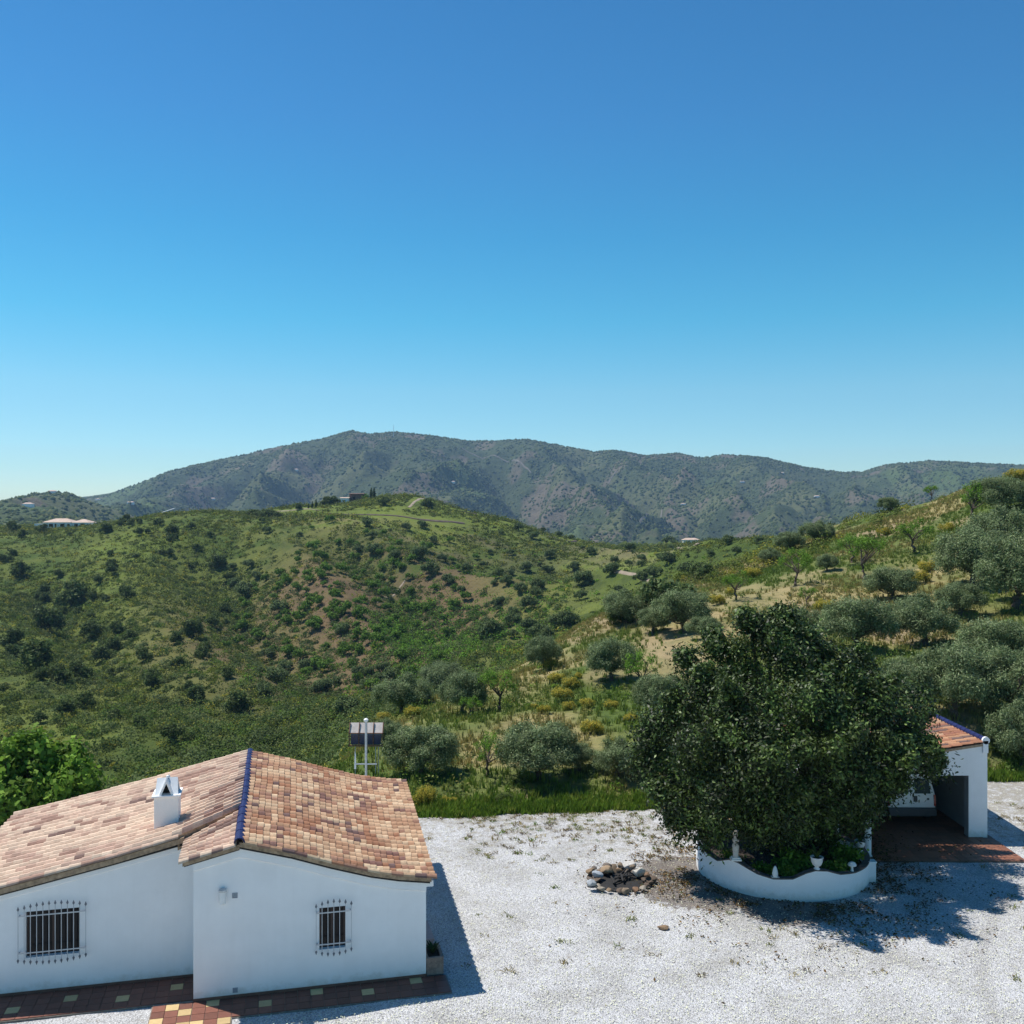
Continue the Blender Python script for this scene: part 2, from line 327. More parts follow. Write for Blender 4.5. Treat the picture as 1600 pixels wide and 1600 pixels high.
# ---------------------------------------------------------------- terrain heights
CP = {   # column of the view : (distance, row) where the ground passes
 -450: [(36,1290),(60,1330),(90,1280),(110,1230),(150,1110),(220,980),(300,885),(380,835),(450,835),(600,850),(900,815),(1300,780),(1800,790),(3400,795)],
 0: [(36,1290),(60,1325),(90,1260),(110,1205),(150,1090),(220,965),(300,868),(375,822),(450,830),(620,850),(900,805),(1300,767),(1800,785),(3400,790)],
 100: [(36,1285),(60,1320),(90,1250),(115,1180),(155,1075),(220,955),(300,862),(375,822),(450,830),(620,850),(950,805),(1300,766),(1800,778),(2300,774),(3400,790)],
 200: [(36,1285),(60,1310),(90,1235),(120,1150),(160,1055),(220,948),(300,848),(355,812),(430,825),(700,845),(1100,812),(1500,788),(2300,763),(3400,785)],
 300: [(36,1285),(60,1305),(90,1232),(125,1145),(165,1057),(220,953),(290,858),(350,803),(430,820),(700,850),(1100,818),(1600,780),(2350,728),(3400,770)],
 400: [(36,1283),(60,1300),(90,1230),(130,1140),(170,1060),(220,962),(280,872),(340,815),(375,798),(450,815),(700,855),(1100,822),(1700,768),(2400,706),(3400,750)],
 480: [(36,1280),(60,1270),(90,1210),(130,1130),(165,1070),(215,985),(270,885),(330,822),(385,790),(450,808),(700,850),(1050,828),(1600,778),(2400,690),(3400,740)],
 560: [(37,1260),(45,1185),(60,1165),(90,1150),(130,1112),(160,1075),(205,1010),(255,900),(315,828),(370,790),(400,782),(480,802),(700,845),(1000,832),(1500,785),(2400,674),(3400,730)],
 640: [(37,1256),(45,1172),(55,1120),(75,1122),(100,1118),(150,1070),(200,1008),(260,902),(320,823),(380,781),(410,770),(500,800),(800,855),(1100,832),(1600,775),(2400,680),(3400,730)],
 720: [(37,1256),(45,1168),(55,1108),(65,1082),(80,1092),(110,1095),(155,1060),(205,995),(260,910),(320,838),(385,796),(450,815),(750,862),(1100,842),(1550,790),(2400,690),(3400,740)],
 800: [(37,1256),(45,1164),(55,1100),(65,1062),(74,1048),(100,1078),(150,1048),(200,985),(260,915),(320,855),(392,813),(460,832),(700,870),(1100,852),(1500,800),(2400,689),(3400,740)],
 900: [(37,1256),(45,1160),(55,1088),(70,1020),(82,985),(92,980),(120,1008),(180,982),(240,930),(300,885),(400,843),(480,852),(700,875),(1100,850),(1500,790),(1900,750),(2400,703),(3400,750)],
 1000:[(37,1256),(45,1150),(55,1078),(70,1005),(85,953),(102,925),(130,945),(200,928),(280,890),(400,858),(500,855),(800,870),(1100,850),(1500,800),(2400,711),(3400,760)],
 1080:[(38,1250),(45,1145),(55,1068),(70,985),(90,935),(115,903),(150,915),(220,890),(300,866),(380,848),(500,856),(800,866),(1200,838),(2400,711),(3400,760)],
 1200:[(39,1235),(45,1130),(55,1048),(70,968),(90,913),(120,868),(150,846),(200,852),(300,852),(380,842),(600,852),(1000,850),(1500,800),(2400,716),(3400,760)],
 1310:[(40,1225),(46,1122),(55,1040),(70,962),(90,890),(115,838),(140,815),(190,832),(300,848),(500,855),(1000,845),(1550,795),(2400,738),(3400,770)],
 1400:[(40,1222),(46,1118),(55,1038),(70,955),(90,878),(110,822),(126,796),(180,820),(300,848),(600,852),(1100,840),(1600,790),(2400,724),(3400,770)],
 1500:[(40,1222),(46,1110),(55,1030),(70,940),(87,855),(103,800),(118,770),(160,795),(300,845),(600,852),(1100,840),(1600,792),(2400,722),(3400,770)],
 1600:[(40,1222),(47,1100),(55,1018),(70,925),(85,838),(100,772),(112,745),(150,765),(300,835),(600,850),(1100,840),(1600,795),(2400,727),(3400,770)],
 1850:[(40,1222),(47,1090),(55,1000),(70,890),(85,790),(100,715),(120,680),(200,740),(400,820),(1000,845),(1600,800),(2400,735),(3400,780)],
 2100:[(40,1222),(47,1090),(55,995),(70,880),(85,770),(100,690),(120,640),(200,720),(400,810),(1000,845),(2400,745),(3400,785)],
}
cp = np.array([(px, D, py) for px, l in CP.items() for D, py in l], float)
# extra skyline detail for the mountain
SKY = [(170,775),(230,750),(260,738),(300,728),(360,715),(440,698),(500,687),(525,680),(550,673),(575,680),(615,676),(680,683),(740,692),(820,688),(850,692),(900,703),(930,708),(960,705),(1010,713),(1060,709),(1095,717),(1130,710),(1200,716),(1260,732),(1320,739),(1350,738),(1390,725),(1430,722),(1460,720),(1520,724),(1600,727),(1850,735),(2100,745),(-450,790),(0,786),(100,782)]
SX = np.array([p[0] for p in SKY], float); SY = np.array([p[1] for p in SKY], float); o_ = np.argsort(SX); SX = SX[o_]; SY = SY[o_]
def skyline(px): return np.interp(px, SX, SY)
SC = np.array([110.0, 0.17])
def feat(px, D): return np.stack([px / SC[0], np.log(D) / SC[1]], -1)
A = feat(cp[:, 0], cp[:, 1]); n_ = len(A)
def kern(r2): return 0.5 * r2 * np.log(r2 + 1e-9)
K = kern(((A[:, None] - A[None]) ** 2).sum(-1)) + np.eye(n_) * 0.15
P = np.concatenate([np.ones((n_, 1)), A], 1)
S = np.zeros((n_ + 3, n_ + 3)); S[:n_, :n_] = K; S[:n_, n_:] = P; S[n_:, :n_] = P.T
wgt = np.linalg.solve(S, np.concatenate([cp[:, 2], np.zeros(3)]))
def rowfun(px, D):
    shp = px.shape; q = feat(px.ravel(), D.ravel()); out = np.empty(len(q))
    for i in range(0, len(q), 20000):
        c = q[i:i + 20000]; r2 = ((c[:, None] - A[None]) ** 2).sum(-1)
        out[i:i + 20000] = kern(r2) @ wgt[:n_] + wgt[n_] + c @ wgt[n_ + 1:]
    return out.reshape(shp)
EX = np.array([-60, -30, -12, -8, -3.2, 5.1, 12, 19.4, 40, 60.]); EY = np.array([33.5, 33.5, 34, 34.5, 35.3, 36.4, 39, 40.1, 40.3, 40.3])
def yedge(x): return np.interp(x, EX, EY)
GUL = [((-104, 318), (-60, 225), (-24, 150), 9.0, 13.0), ((-150, 300), (-88, 200), (-42, 128), 7.0, 12.0), ((-62, 318), (-28, 250), (-16, 190), 5.0, 9.0)]
def gully(x, y):                  # folds running down the far slope; returns depth and closeness 0..1
    dep = 0; near = 0
    for A_, B_, C_, d_, w_ in GUL:
        for (p, q) in ((A_, B_), (B_, C_)):
            vx, vy = q[0] - p[0], q[1] - p[1]; t = np.clip(((x - p[0]) * vx + (y - p[1]) * vy) / (vx * vx + vy * vy), 0, 1)
            d = np.hypot(x - p[0] - t * vx, y - p[1] - t * vy); k = np.exp(-(d / w_) ** 1.5)
            e_ = (sstep(0, .5, t) if (p == A_) else 1 - 0.5 * t)
            dep = np.maximum(dep, d_ * k * e_); near = np.maximum(near, k * e_)
    return dep, near
def height(x, y):                 # x, y arrays (y >= ~15)
    x = np.asarray(x, float); y = np.asarray(y, float); yy = np.maximum(y, 15.0)
    px = np.clip(800 + x / yy * FPX, -450, 2100)
    row = rowfun(px, np.maximum(yy, 36.0))
    far = sstep(1700, 2300, yy)
    # crest detail of the mountain
    z = CAMZ + (800 - row) / FPX * yy
    zc = CAMZ + (800 - skyline(px)) / FPX * 2400.0
    zr = CAMZ + (800 - rowfun(px, np.full_like(yy, 2400.0))) / FPX * 2400.0 if (yy > 1500).any() else z
    bumpc = np.exp(-((yy - 2400) / 330.0) ** 2)
    z = z + (zc - zr) * bumpc * (yy > 1500)
    # gullies and spurs of the mountain
    am = sstep(900, 1350, yy) * (1 - 0.82 * np.exp(-((yy - 2400) / 150.0) ** 2)) * (1 - sstep(2380, 2460, yy)) * (1 - 0.8 * np.exp(-((yy - 1300) / 160.0) ** 2) * (1 - sstep(170, 330, px)))
    wx = x + 160 * (fbm(x / 500, y / 500, 3, 5) - 0.5) + 0.25 * y
    g = ridged(wx / 420.0, y / 1500.0, 5, 11) - 0.62
    g2 = ridged((x - 0.3 * y) / 150.0 + 3, y / 420.0, 4, 23) - 0.62
    w1 = x + 150 * (fbm(x / 330, y / 420, 3, 5) - 0.5) * 2 + 0.22 * (y - 2400); t1 = np.abs((w1 / 285.0) % 1.0 - 0.5) * 2
    w2 = x + 60 * (fbm(x / 120, y / 150, 3, 8) - 0.5) * 2 - 0.35 * (y - 2400); t2 = np.abs((w2 / 118.0) % 1.0 - 0.5) * 2
    a1 = 0.45 + 0.9 * fbm(x / 400 + 5, y / 500, 3, 15)
    z = z - am * (98 * a1 * (1 - t1 ** 0.85) + 30 * (1 - t2) + 26 * (0.8 - g2 * 1.0 - 0.62))
    z = z + sstep(1000, 1500, yy) * 5 * (fbm(x / 40, y / 40, 4, 3) - 0.5)
    # smaller lumps nearer by
    mid = sstep(100, 180, yy) * (1 - sstep(500, 900, yy))
    z = z + mid * (16.0 * (ridged((x + 0.5 * y) / 75.0, y / 160.0, 3, 41) - 0.62) * (1 - sstep(280, 360, yy) * 0.7) + 1.2 * (fbm(x / 12, y / 12, 3, 9) - 0.5))
    z = z - gully(x, yy)[0] * sstep(115, 150, yy)
    nr = sstep(40, 55, yy) * (1 - sstep(120, 160, yy))
    z = z + nr * 1.1 * (fbm(x / 7, y / 7, 4, 19) - 0.5)
    e = yedge(x); w = sstep(0.0, 4.0, y - e)
    return -0.25 * (1 - w) + z * w
def h1(x, y): return float(height(np.array([x]), np.array([y]))[0])
def hit(px, py, D0=42, D1=900, n=500):      # where the sight line to a photo pixel meets the ground
    D = np.exp(np.linspace(math.log(D0), math.log(D1), n)); x = (px - 800) / FPX * D
    zl = CAMZ + (800 - py) / FPX * D; h = height(x, D); k = np.where(h >= zl)[0]
    if len(k) == 0: k = [int(np.argmax(h - zl))]
    i = k[0]; return Vector((x[i], D[i], h[i]))

# colours of the ground, as it grows
def blobm(px, py, cx, cy, rx, ry): return np.exp(-(((px - cx) / rx) ** 2 + ((py - cy) / ry) ** 2))
BANKS = ((21, 80, 9, 4), (17, 72, 4, 9), (12.5, 66, 3.0, 7), (9.5, 58, 2.2, 6), (5, 62, 2.5, 4), (2.5, 74, 3, 5), (40, 76, 5, 4), (31, 84, 7, 3), (14.5, 78, 3, 6), (24, 90, 8, 3))
def bankmask(x, y):
    m = 0
    for (a, b_, ra, rb) in BANKS: m = m + blobm(x, y, a, b_, ra, rb)
    return np.clip(m * 1.3, 0, 1) * sstep(.30, .5, fbm(x / 3.5, y / 5, 4, 88))
def ground_cols(x, y, z):
    yy = np.maximum(y, 15); px = 800 + x / yy * FPX; D = yy
    n1 = fbm(x / 30, y / 30, 5, 51); n2 = fbm(x / 6, y / 6, 4, 61); n3 = fbm(x / 110, y / 110, 4, 71)
    def lerp(a, b, t): return a * (1 - t[:, None]) + np.array(b) * t[:, None]
    c = np.tile(np.array([0.058, 0.088, 0.022]), (len(x), 1))
    c = lerp(c, (0.105, 0.138, 0.032), sstep(0.42, 0.62, n1)); c = lerp(c, (0.045, 0.07, 0.025), sstep(0.5, 0.68, n2) * 0.6)
    # bare earth under the almond grove in the middle of the far slope
    X = x; Y = y
    soil = blobm(X, Y, -38, 225, 34, 62) * sstep(0.3, 0.55, n2 * 0.5 + n1 * 0.5 + 0.12)
    soil = np.clip(soil * 1.7 + 1.1 * blobm(X, Y, -27, 172, 10, 26) + .45 * blobm(X, Y, -60, 245, 22, 40) * sstep(.35, .55, n2), 0, 1); c = lerp(c, (0.138, 0.092, 0.066), soil); c = lerp(c, (0.05, 0.08, 0.022), gully(X, Y)[1] * .4)
    soil2 = np.clip(blobm(X, Y, -42, 330, 34, 22) * 1.3, 0, 1) * sstep(0.4, 0.6, n2); c = lerp(c, (0.16, 0.12, 0.09), soil2)
    soil3 = np.clip(blobm(X, Y, 72, 330, 40, 45) * 1.4, 0, 1) * sstep(0.36, 0.56, n2); c = lerp(c, (0.22, 0.17, 0.13), soil3)
    mead = np.clip(blobm(X, Y, -30, 345, 30, 40) + blobm(X, Y, -22, 385, 60, 25), 0, 1) * 0.8; c = lerp(c, (0.13, 0.165, 0.035), mead * sstep(0.35, 0.55, n1 + 0.05))
    left = sstep(-20, -90, X) * 0.6; c = lerp(c, (0.115, 0.135, 0.032), left * sstep(0.4, 0.6, n2))
    # near slope: dry grass, stony banks
    nr = (1 - sstep(130, 165, D)) * sstep(-14, -4, X + (D - 45) * 0.1)
    cn = np.tile(np.array([0.115, 0.14, 0.05]), (len(x), 1))
    cn = lerp(cn, (0.25, 0.215, 0.12), sstep(0.42, 0.62, fbm(x / 9, y / 9, 5, 81)))
    cn = lerp(cn, (0.25, 0.20, 0.14), sstep(0.60, 0.72, fbm(x / 5, y / 11, 5, 91)))
    cn = lerp(cn, (0.07, 0.11, 0.03), sstep(0.52, 0.66, fbm(x / 6 + 9, y / 6, 4, 95)) * 0.8)
    cn = lerp(cn, (0.31, 0.245, 0.16), bankmask(X, Y) * .62)
    c = c * (1 - nr[:, None]) + cn * nr[:, None]
    # mountain: grey green scrub, bare shoulders
    f = sstep(600, 1000, D)
    cm = np.tile(np.array([0.060, 0.078, 0.035]), (len(x), 1))
    m1 = fbm(x / 170, y / 170, 5, 101); m2 = fbm(x / 60, y / 90, 4, 111)
    cm = lerp(cm, (0.105, 0.115, 0.055), sstep(0.45, 0.65, m1)); cm = lerp(cm, (0.15, 0.12, 0.095), sstep(0.57, 0.70, m2) * 0.8)
    cm = lerp(cm, (0.09, 0.125, 0.045), sstep(0.55, 0.72, fbm(x / 120 + 7, y / 200, 4, 121)) * 0.8)
    return c * np.array([1.34, 1.29, 1.12]) * (1 - f[:, None]) + cm * 1.15 * f[:, None]

def sheet(name, d0, d1, nd, npx, mat, p0=-450, p1=2100):
    D = np.exp(np.linspace(math.log(d0), math.log(d1), nd)); px = np.linspace(p0, p1, npx)
    DD, PP = np.meshgrid(D, px, indexing='ij'); X = (PP - 800) / FPX * DD
    Z = height(X, DD); v = np.stack([X, DD, Z], -1).reshape(-1, 3)
    i = np.arange(nd - 1)[:, None] * npx + np.arange(npx - 1)[None]; i = i.ravel()
    f = np.stack([i, i + 1, i + npx + 1, i + npx], -1)
    cols = ground_cols(v[:, 0], v[:, 1], v[:, 2])
    me = mesh_np(name, v, f, cols, vcol=True, smooth=True)
    o = link_mesh(name, me, mat); tag(o, kind='structure'); return o
sheet('hillside', 16, 820, 620, 760, M['hill'])
sheet('mountain', 800, 3400, 420, 900, M['mount'])

# flat terrace of white gravel
def yard():
    xs = np.linspace(-34, 44, 600); nr = 260; t = np.linspace(0, 1, nr) ** 0.8
    e = yedge(xs) + 0.7 * (fbm(xs * 0.9, xs * 0 + 3, 4, 7) - 0.5) + 0.15
    Y = 3 + (e[None] - 3) * t[:, None]; X = np.broadcast_to(xs[None], Y.shape)
    Z = 0.05 * (fbm(X / 1.5, Y / 1.5, 4, 33) - 0.5) * sstep(0, 1, np.ones_like(Y)); Z = Z - 0.025
    v = np.stack([X, Y, Z], -1).reshape(-1, 3); n = len(xs)
    i = (np.arange(nr - 1)[:, None] * n + np.arange(n - 1)[None]).ravel()
    me = mesh_np('gravel_yard', v, np.stack([i, i + 1, i + n + 1, i + n], -1), smooth=True)
    tag(link_mesh('gravel_yard', me, M['gravel']), kind='structure')
yard()
# ---------------------------------------------------------------- the house
HO = Vector((-7.14, 22.0, 0)); HR = math.atan2(0.2317, 0.9728)
house = empty('white_house', HO, HR)
tag(house, 'white plastered house with clay tile roof and blue ridge in the left foreground', 'house')
def interp(x, xs, ys): return float(np.interp(x, xs, ys))
def zr_r(t): return interp(t, [1.0, 2.15, 3.05, 3.96, 4.6, 5.6], [3.60, 3.28, 2.97, 2.69, 2.55, 2.40])
def zr_l(t): return interp(t, [-5.7, -3.9, -1.8, 1.0], [2.14, 2.50, 2.93, 3.60])
def tilt(t, y): return 0.14 * (1 - (y - 1.06) / 7.2) * min(1.0, max(0.0, (1 - t) / 1.3))
def yfront(t): return interp(t, [-0.45, 1.0], [1.06, 2.5])
def zwall(t): return (zr_l(t) if t < 1 else zr_r(t)) - 0.17
def zwing(t): return zr_l(t) + tilt(t, 1.06) - 0.19

TILEPAL = [(0.76, 0.54, 0.34), (0.66, 0.43, 0.26), (0.54, 0.31, 0.18), (0.42, 0.225, 0.145), (0.26, 0.135, 0.105), (0.19, 0.115, 0.10), (0.42, 0.20, 0.11)]
def tiles(mb, Sf, nr, nt, rng, pal, wts, amp=0.05, lip=0.022, a0=0.0):
    """Sf(a,b) -> point on the roof plane; a runs along the ridge, b down the slope"""
    K = 8
    prof = [math.sin(math.pi * min(1, k / 5.2)) * amp if k <= 5 else -0.35 * amp * math.sin(math.pi * (k - 5.2) / 2.8) for k in range(K + 1)]
    for i in range(nr):
        off = rng.uniform(-0.12, 0.12)
        for j in range(nt):
            b0 = (j + off * (0 < j)) / nt; b1 = min((j + 1 + (off if j < nt - 1 else 0)) / nt, 1.0)
            if j == 0 or rng.random() > 0.38: pick = rng.choices(range(len(pal)), wts)[0]
            col = pal[pick]; q = rng.uniform(0.85, 1.12); col = tuple(c * q for c in col)
            jit = rng.uniform(-0.006, 0.008); vs = []
            for (b, up) in ((b0, 0.0), (b1, lip), (b1, -0.03)):
                for k in range(K + 1):
                    a = (i + k / K) / nr; p = Sf(a, b); vs.append((p.x, p.y, p.z + prof[k] + up + jit))
            fs = [(k, k + 1, K + 1 + k + 1, K + 1 + k) for k in range(K)] + [(K + 1 + k, K + 2 + k, 2 * K + 3 + k, 2 * K + 2 + k) for k in range(K)]
            mb.poly(vs, fs, col)
rng = random.Random(3)
roof_me = MB()
def S_right(a, b):
    y = -0.18 + a * 8.45; tn = 1.06 + b * (5.44 - 1.06); tf = 1.06 + b * (5.82 - 1.06)
    t = tn + (tf - tn) * a; return Vector((t, y, zr_r(1.0 + b * 4.45) + 0.012 * math.sin(a * 9 + b * 3)))
tiles(roof_me, S_right, 28, 29, rng, TILEPAL, [4.6, 6, 5.5, 3.4, 1.6, .8, 2.4], amp=0.075)
def S_left(a, b):
    t = 0.94 - b * (0.94 + 5.62); y = yfront(t) + a * (8.26 - yfront(t)); return Vector((t, y, zr_l(t) + tilt(t, y) + 0.014 * math.sin(a * 7 + b * 5)))
PALL = [(0.78, 0.585, 0.43), (0.70, 0.495, 0.365), (0.60, 0.40, 0.30), (0.44, 0.27, 0.20), (0.25, 0.16, 0.13)]
tiles(roof_me, S_left, 21, 30, rng, PALL, [7, 5, 3, 1.2, 0.5], amp=0.125, lip=0.012)
def S_left2(a, b):
    t = 0.94 - b * 1.24; y = -0.18 + a * (yfront(t) + 0.22); return Vector((t, y, zr_l(t) - 0.055))
tiles(roof_me, S_left2, 8, 7, rng, PALL, [6, 4, 4, 2, 0.7], amp=0.075)
roof = roof_me.build('roof', M['tile'], house)
# slab under the tiles with its mortared verge
sl = MB()
def slab(ts, zf, y0f, y1, th, dz):
    for t0, t1 in zip(ts[:-1], ts[1:]):
        vs = []
        for t in (t0, t1):
            for y in (y0f, y1):
                vs += [(t, y, zf(t) - dz), (t, y, zf(t) - dz - th)]
        sl.poly(vs, [(0, 2, 6, 4), (1, 5, 7, 3), (0, 4, 5, 1), (2, 3, 7, 6), (0, 1, 3, 2), (4, 6, 7, 5)])
slab([1.0, 2.15, 3.05, 3.96, 4.6, 5.36], zr_r, -0.145, 8.2, 0.105, 0.035)
slab([-5.5, -3.9, -1.8, 0.5], lambda t: zr_l(t) + tilt(t, 1.06) * .0, 1.9, 8.2, 0.105, 0.045)
slab([-5.5, -3.9, -1.8, -0.3], lambda t: zr_l(t) + tilt(t, 1.06), 1.09, 1.9, 0.125, 0.05)
slab([-0.22, 1.0], zr_l, -0.145, 1.10, 0.105, 0.085)
sl.build('roof_verge', M['mortar'], roof)
sl = MB()  # black strips under the verge mortar, standing in for the shadow gap
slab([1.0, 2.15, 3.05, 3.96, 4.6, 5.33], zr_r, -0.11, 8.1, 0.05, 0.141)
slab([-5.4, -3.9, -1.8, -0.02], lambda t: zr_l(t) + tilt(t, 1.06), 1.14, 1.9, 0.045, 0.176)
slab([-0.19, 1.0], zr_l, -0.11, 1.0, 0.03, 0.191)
sl.build('verge_shade_strip', M['dark'], roof)
ev = MB()
for q in range(8):
    t0 = -0.44 + 1.36 * q / 8; t1 = -0.44 + 1.36 * (q + 1) / 8
    ev.poly([(t, yfront(t) + 0.03 + d, zr_l(t) + tilt(t, yfront(t)) + 0.02 - e) for t in (t0, t1) for d in (0, .06) for e in (0, .34)], [(0, 4, 5, 1), (2, 3, 7, 6), (0, 2, 6, 4), (1, 5, 7, 3)])
ev.build('valley_mortar', M['mortar'], roof)
# verge tiles: barrel tiles laid down the gable edge
def verge(t0, t1, y, zf, n, col_list, dz=0.0):
    vg = MB()
    for i in range(n):
        a = t0 + (t1 - t0) * i / n; b = t0 + (t1 - t0) * (i + 1.12) / n
        b = min(b, t1) if t1 > t0 else max(b, t1)
        c = rng.choice(col_list); q = rng.uniform(.8, 1.1); c = tuple(x * q for x in c)
        r0, r1 = 0.075, 0.092
        vs = []
        for (t, r) in ((a, r0), (b, r1)):
            for k in range(7):
                an = math.pi * k / 6; vs.append((t, y - math.cos(an) * r, zf(t) + dz - 0.03 + math.sin(an) * r))
        vs += [(b, y - math.cos(math.pi * k / 6) * (r1 - .02), zf(b) + dz - 0.03 + math.sin(math.pi * k / 6) * (r1 - .02)) for k in range(7)]
        vg.poly(vs, [(k, k + 1, 8 + k, 7 + k) for k in range(6)] + [(7 + k, 8 + k, 15 + k, 14 + k) for k in range(6)], c)
    vg.build('verge_tiles', M['tile'], roof)
verge(1.08, 5.48, -0.14, zr_r, 16, TILEPAL)
verge(0.92, -0.30, -0.14, zr_l, 5, PALL, -0.055)
verge(-0.42, -5.62, 1.10, lambda t: zr_l(t) + tilt(t, 1.06), 20, PALL[:4] + [TILEPAL[4]], 0.015)
verge(0.92, -5.62, 8.24, zr_l, 23, PALL, 0.0)
verge(1.08, 5.78, 8.24, zr_r, 16, TILEPAL)
# blue ridge: overlapping half-round caps
rg = MB()
n = 14
for i in range(n):
    y0 = -0.24 + 8.6 * i / n; y1 = -0.24 + 8.6 * (i + 1.04) / n
    vs = []
    for (y, r, dz) in ((y0, 0.122, 0.004), (y1, 0.117, 0.0), (y0, 0.10, 0.0)):
        for k in range(9):
            an = math.pi * k / 8; vs.append((1.0 - math.cos(an) * r, y, 3.575 + dz + math.sin(an) * r * 1.0))
    rg.poly(vs, [(k, k + 1, 10 + k, 9 + k) for k in range(8)] + [(k, 18 + k, 19 + k, k + 1) for k in range(8)])
rg.build('ridge_cap', M['blue'], roof)

def wall_holes(mb, ts, base, topf, holes, y, depth, flip=1):
    """front wall in the plane y; holes = (t0,t1,z0,z1) cut right through with reveals"""
    cuts = sorted(set(list(ts) + [h[0] for h in holes] + [h[1] for h in holes]))
    for a, b in zip(cuts[:-1], cuts[1:]):
        hh = [h for h in holes if h[0] <= a + 1e-6 and h[1] >= b - 1e-6]
        if hh:
            h = hh[0]; mb.face([(a, y, base), (b, y, base), (b, y, h[2]), (a, y, h[2])])
            mb.face([(a, y, h[3]), (b, y, h[3]), (b, y, topf(b)), (a, y, topf(a))])
        else: mb.face([(a, y, base), (b, y, base), (b, y, topf(b)), (a, y, topf(a))])
    for t0, t1, z0, z1 in holes:
        e = y + depth
        mb.face([(t0, y, z0), (t1, y, z0), (t1, e, z0), (t0, e, z0)]); mb.face([(t0, y, z1), (t0, e, z1), (t1, e, z1), (t1, y, z1)])
        mb.face([(t0, y, z0), (t0, e, z0), (t0, e, z1), (t0, y, z1)]); mb.face([(t1, y, z0), (t1, y, z1), (t1, e, z1), (t1, e, z0)])
def lpos(px, py, ypl):            # photo pixel -> (t, z) on the house's own front plane y = ypl
    c, s = math.cos(HR), math.sin(HR); u = (px - 800) / FPX
    ox = HO.x - s * ypl; oy = HO.y + c * ypl     # plane origin; runs along (c, s)
    t = (u * oy - ox) / (c - u * s); D = oy + t * s
    return t, CAMZ + (800 - py) / FPX * D
w1a, w1b = lpos(499, 1419, 0), lpos(540, 1480, 0)
w2a, w2b = lpos(40, 1425, 1.26), lpos(125, 1490, 1.26)
hole1 = (w1a[0], w1b[0], w1b[1] + 0.0, w1a[1]); hole2 = (w2a[0], w2b[0], w2b[1] + 0.02, w2a[1])
wm = MB()
wall_holes(wm, [0, 1.0, 2.15, 3.05, 3.96, 4.6, 5.25], 0.02, zwall, [hole1], 0.0, 0.16)
wall_holes(wm, [-5.35, -3.9, -1.8, 0], 0.02, zwing, [hole2], 1.26, 0.16)
wm.face([(0, 0, 0.02), (0, 1.26, 0.02), (0, 1.26, zwall(0)), (0, 0, zwall(0))])
wm.face([(5.25, 0, 0.02), (5.25, 8.1, 0.02), (5.25, 8.1, zwall(5.25)), (5.25, 0, zwall(5.25))])
wm.face([(-5.35, 1.26, 0.02), (-5.35, 8.1, 0.02), (-5.35, 8.1, zwall(-5.35)), (-5.35, 1.26, zwing(-5.35))])
wm.face([(0, 1.26, 2.6), (1.0, 1.26, 2.6), (1.0, 1.26, 3.4), (0, 1.26, zwing(0))])
for a, b in zip([-5.35, -3.9, -1.8, 1.0, 2.15, 3.05, 3.96, 4.6], [-3.9, -1.8, 1.0, 2.15, 3.05, 3.96, 4.6, 5.25]):
    wm.face([(a, 8.1, 0.02), (b, 8.1, 0.02), (b, 8.1, zwall(b)), (a, 8.1, zwall(a))])
wall = wm.build('wall', M['plaster'], house)
# plaster cornice band under the verge, standing 4 cm proud
cb = MB()
def band(ts, y, th=0.235, proud=0.045, zwall=zwall):
    for a, b in zip(ts[:-1], ts[1:]):
        za, zb = zwall(a) + 0.008, zwall(b) + 0.008
        cb.poly([(a, y - proud, za), (b, y - proud, zb), (b, y - proud + 0.004, zb - th), (a, y - proud + 0.004, za - th), (a, y, za - th - 0.03), (b, y, zb - th - 0.03)], [(0, 3, 2, 1), (3, 4, 5, 2)])
band([0.0, 1.0, 2.15, 3.05, 3.96, 4.6, 5.25], 0.0); band([-5.35, -3.9, -1.8, 0.0], 1.26, 0.16, 0.03, zwing)
cb.box(5.25, 5.42, -0.045, 8.05, zwall(5.25) - 0.13, zwall(5.25) + 0.01)
cb.build('cornice', M['plaster'], wall)
bb = MB()                          # brown tiled skirting
bb.box(0.0, 5.25, -0.014, -0.002, 0.02, 0.085); bb.box(-5.35, -0.002, 1.246, 1.258, 0.02, 0.085)
bb.build('skirting', simple('skirting_clay', (0.16, 0.075, 0.05), 0.7, var=0.25), wall)

def window(h, y, nmull):
    t0, t1, z0, z1 = h; e = y + 0.12
    win = MB(); f = 0.045
    win.box(t0, t1, e, e + 0.04, z1 - f, z1); win.box(t0, t1, e, e + 0.04, z0, z0 + f)
    win.box(t0, t0 + f, e, e + 0.04, z0 + f, z1 - f); win.box(t1 - f, t1, e, e + 0.04, z0 + f, z1 - f)
    for k in range(nmull):
        tc = t0 + (t1 - t0) * (k + 1) / (nmull + 1); win.box(tc - 0.035, tc + 0.035, e - 0.004, e + 0.036, z0 + f, z1 - f)
    w = win.build('window', M['wood'], house)
    g = MB(); g.box(t0 + f, t1 - f, e + 0.012, e + 0.02, z0 + f, z1 - f); g.build('pane', M['glass'], w)
    return w
window(hole1, 0.0, 1); wleft = window(hole2, 1.26, 1)
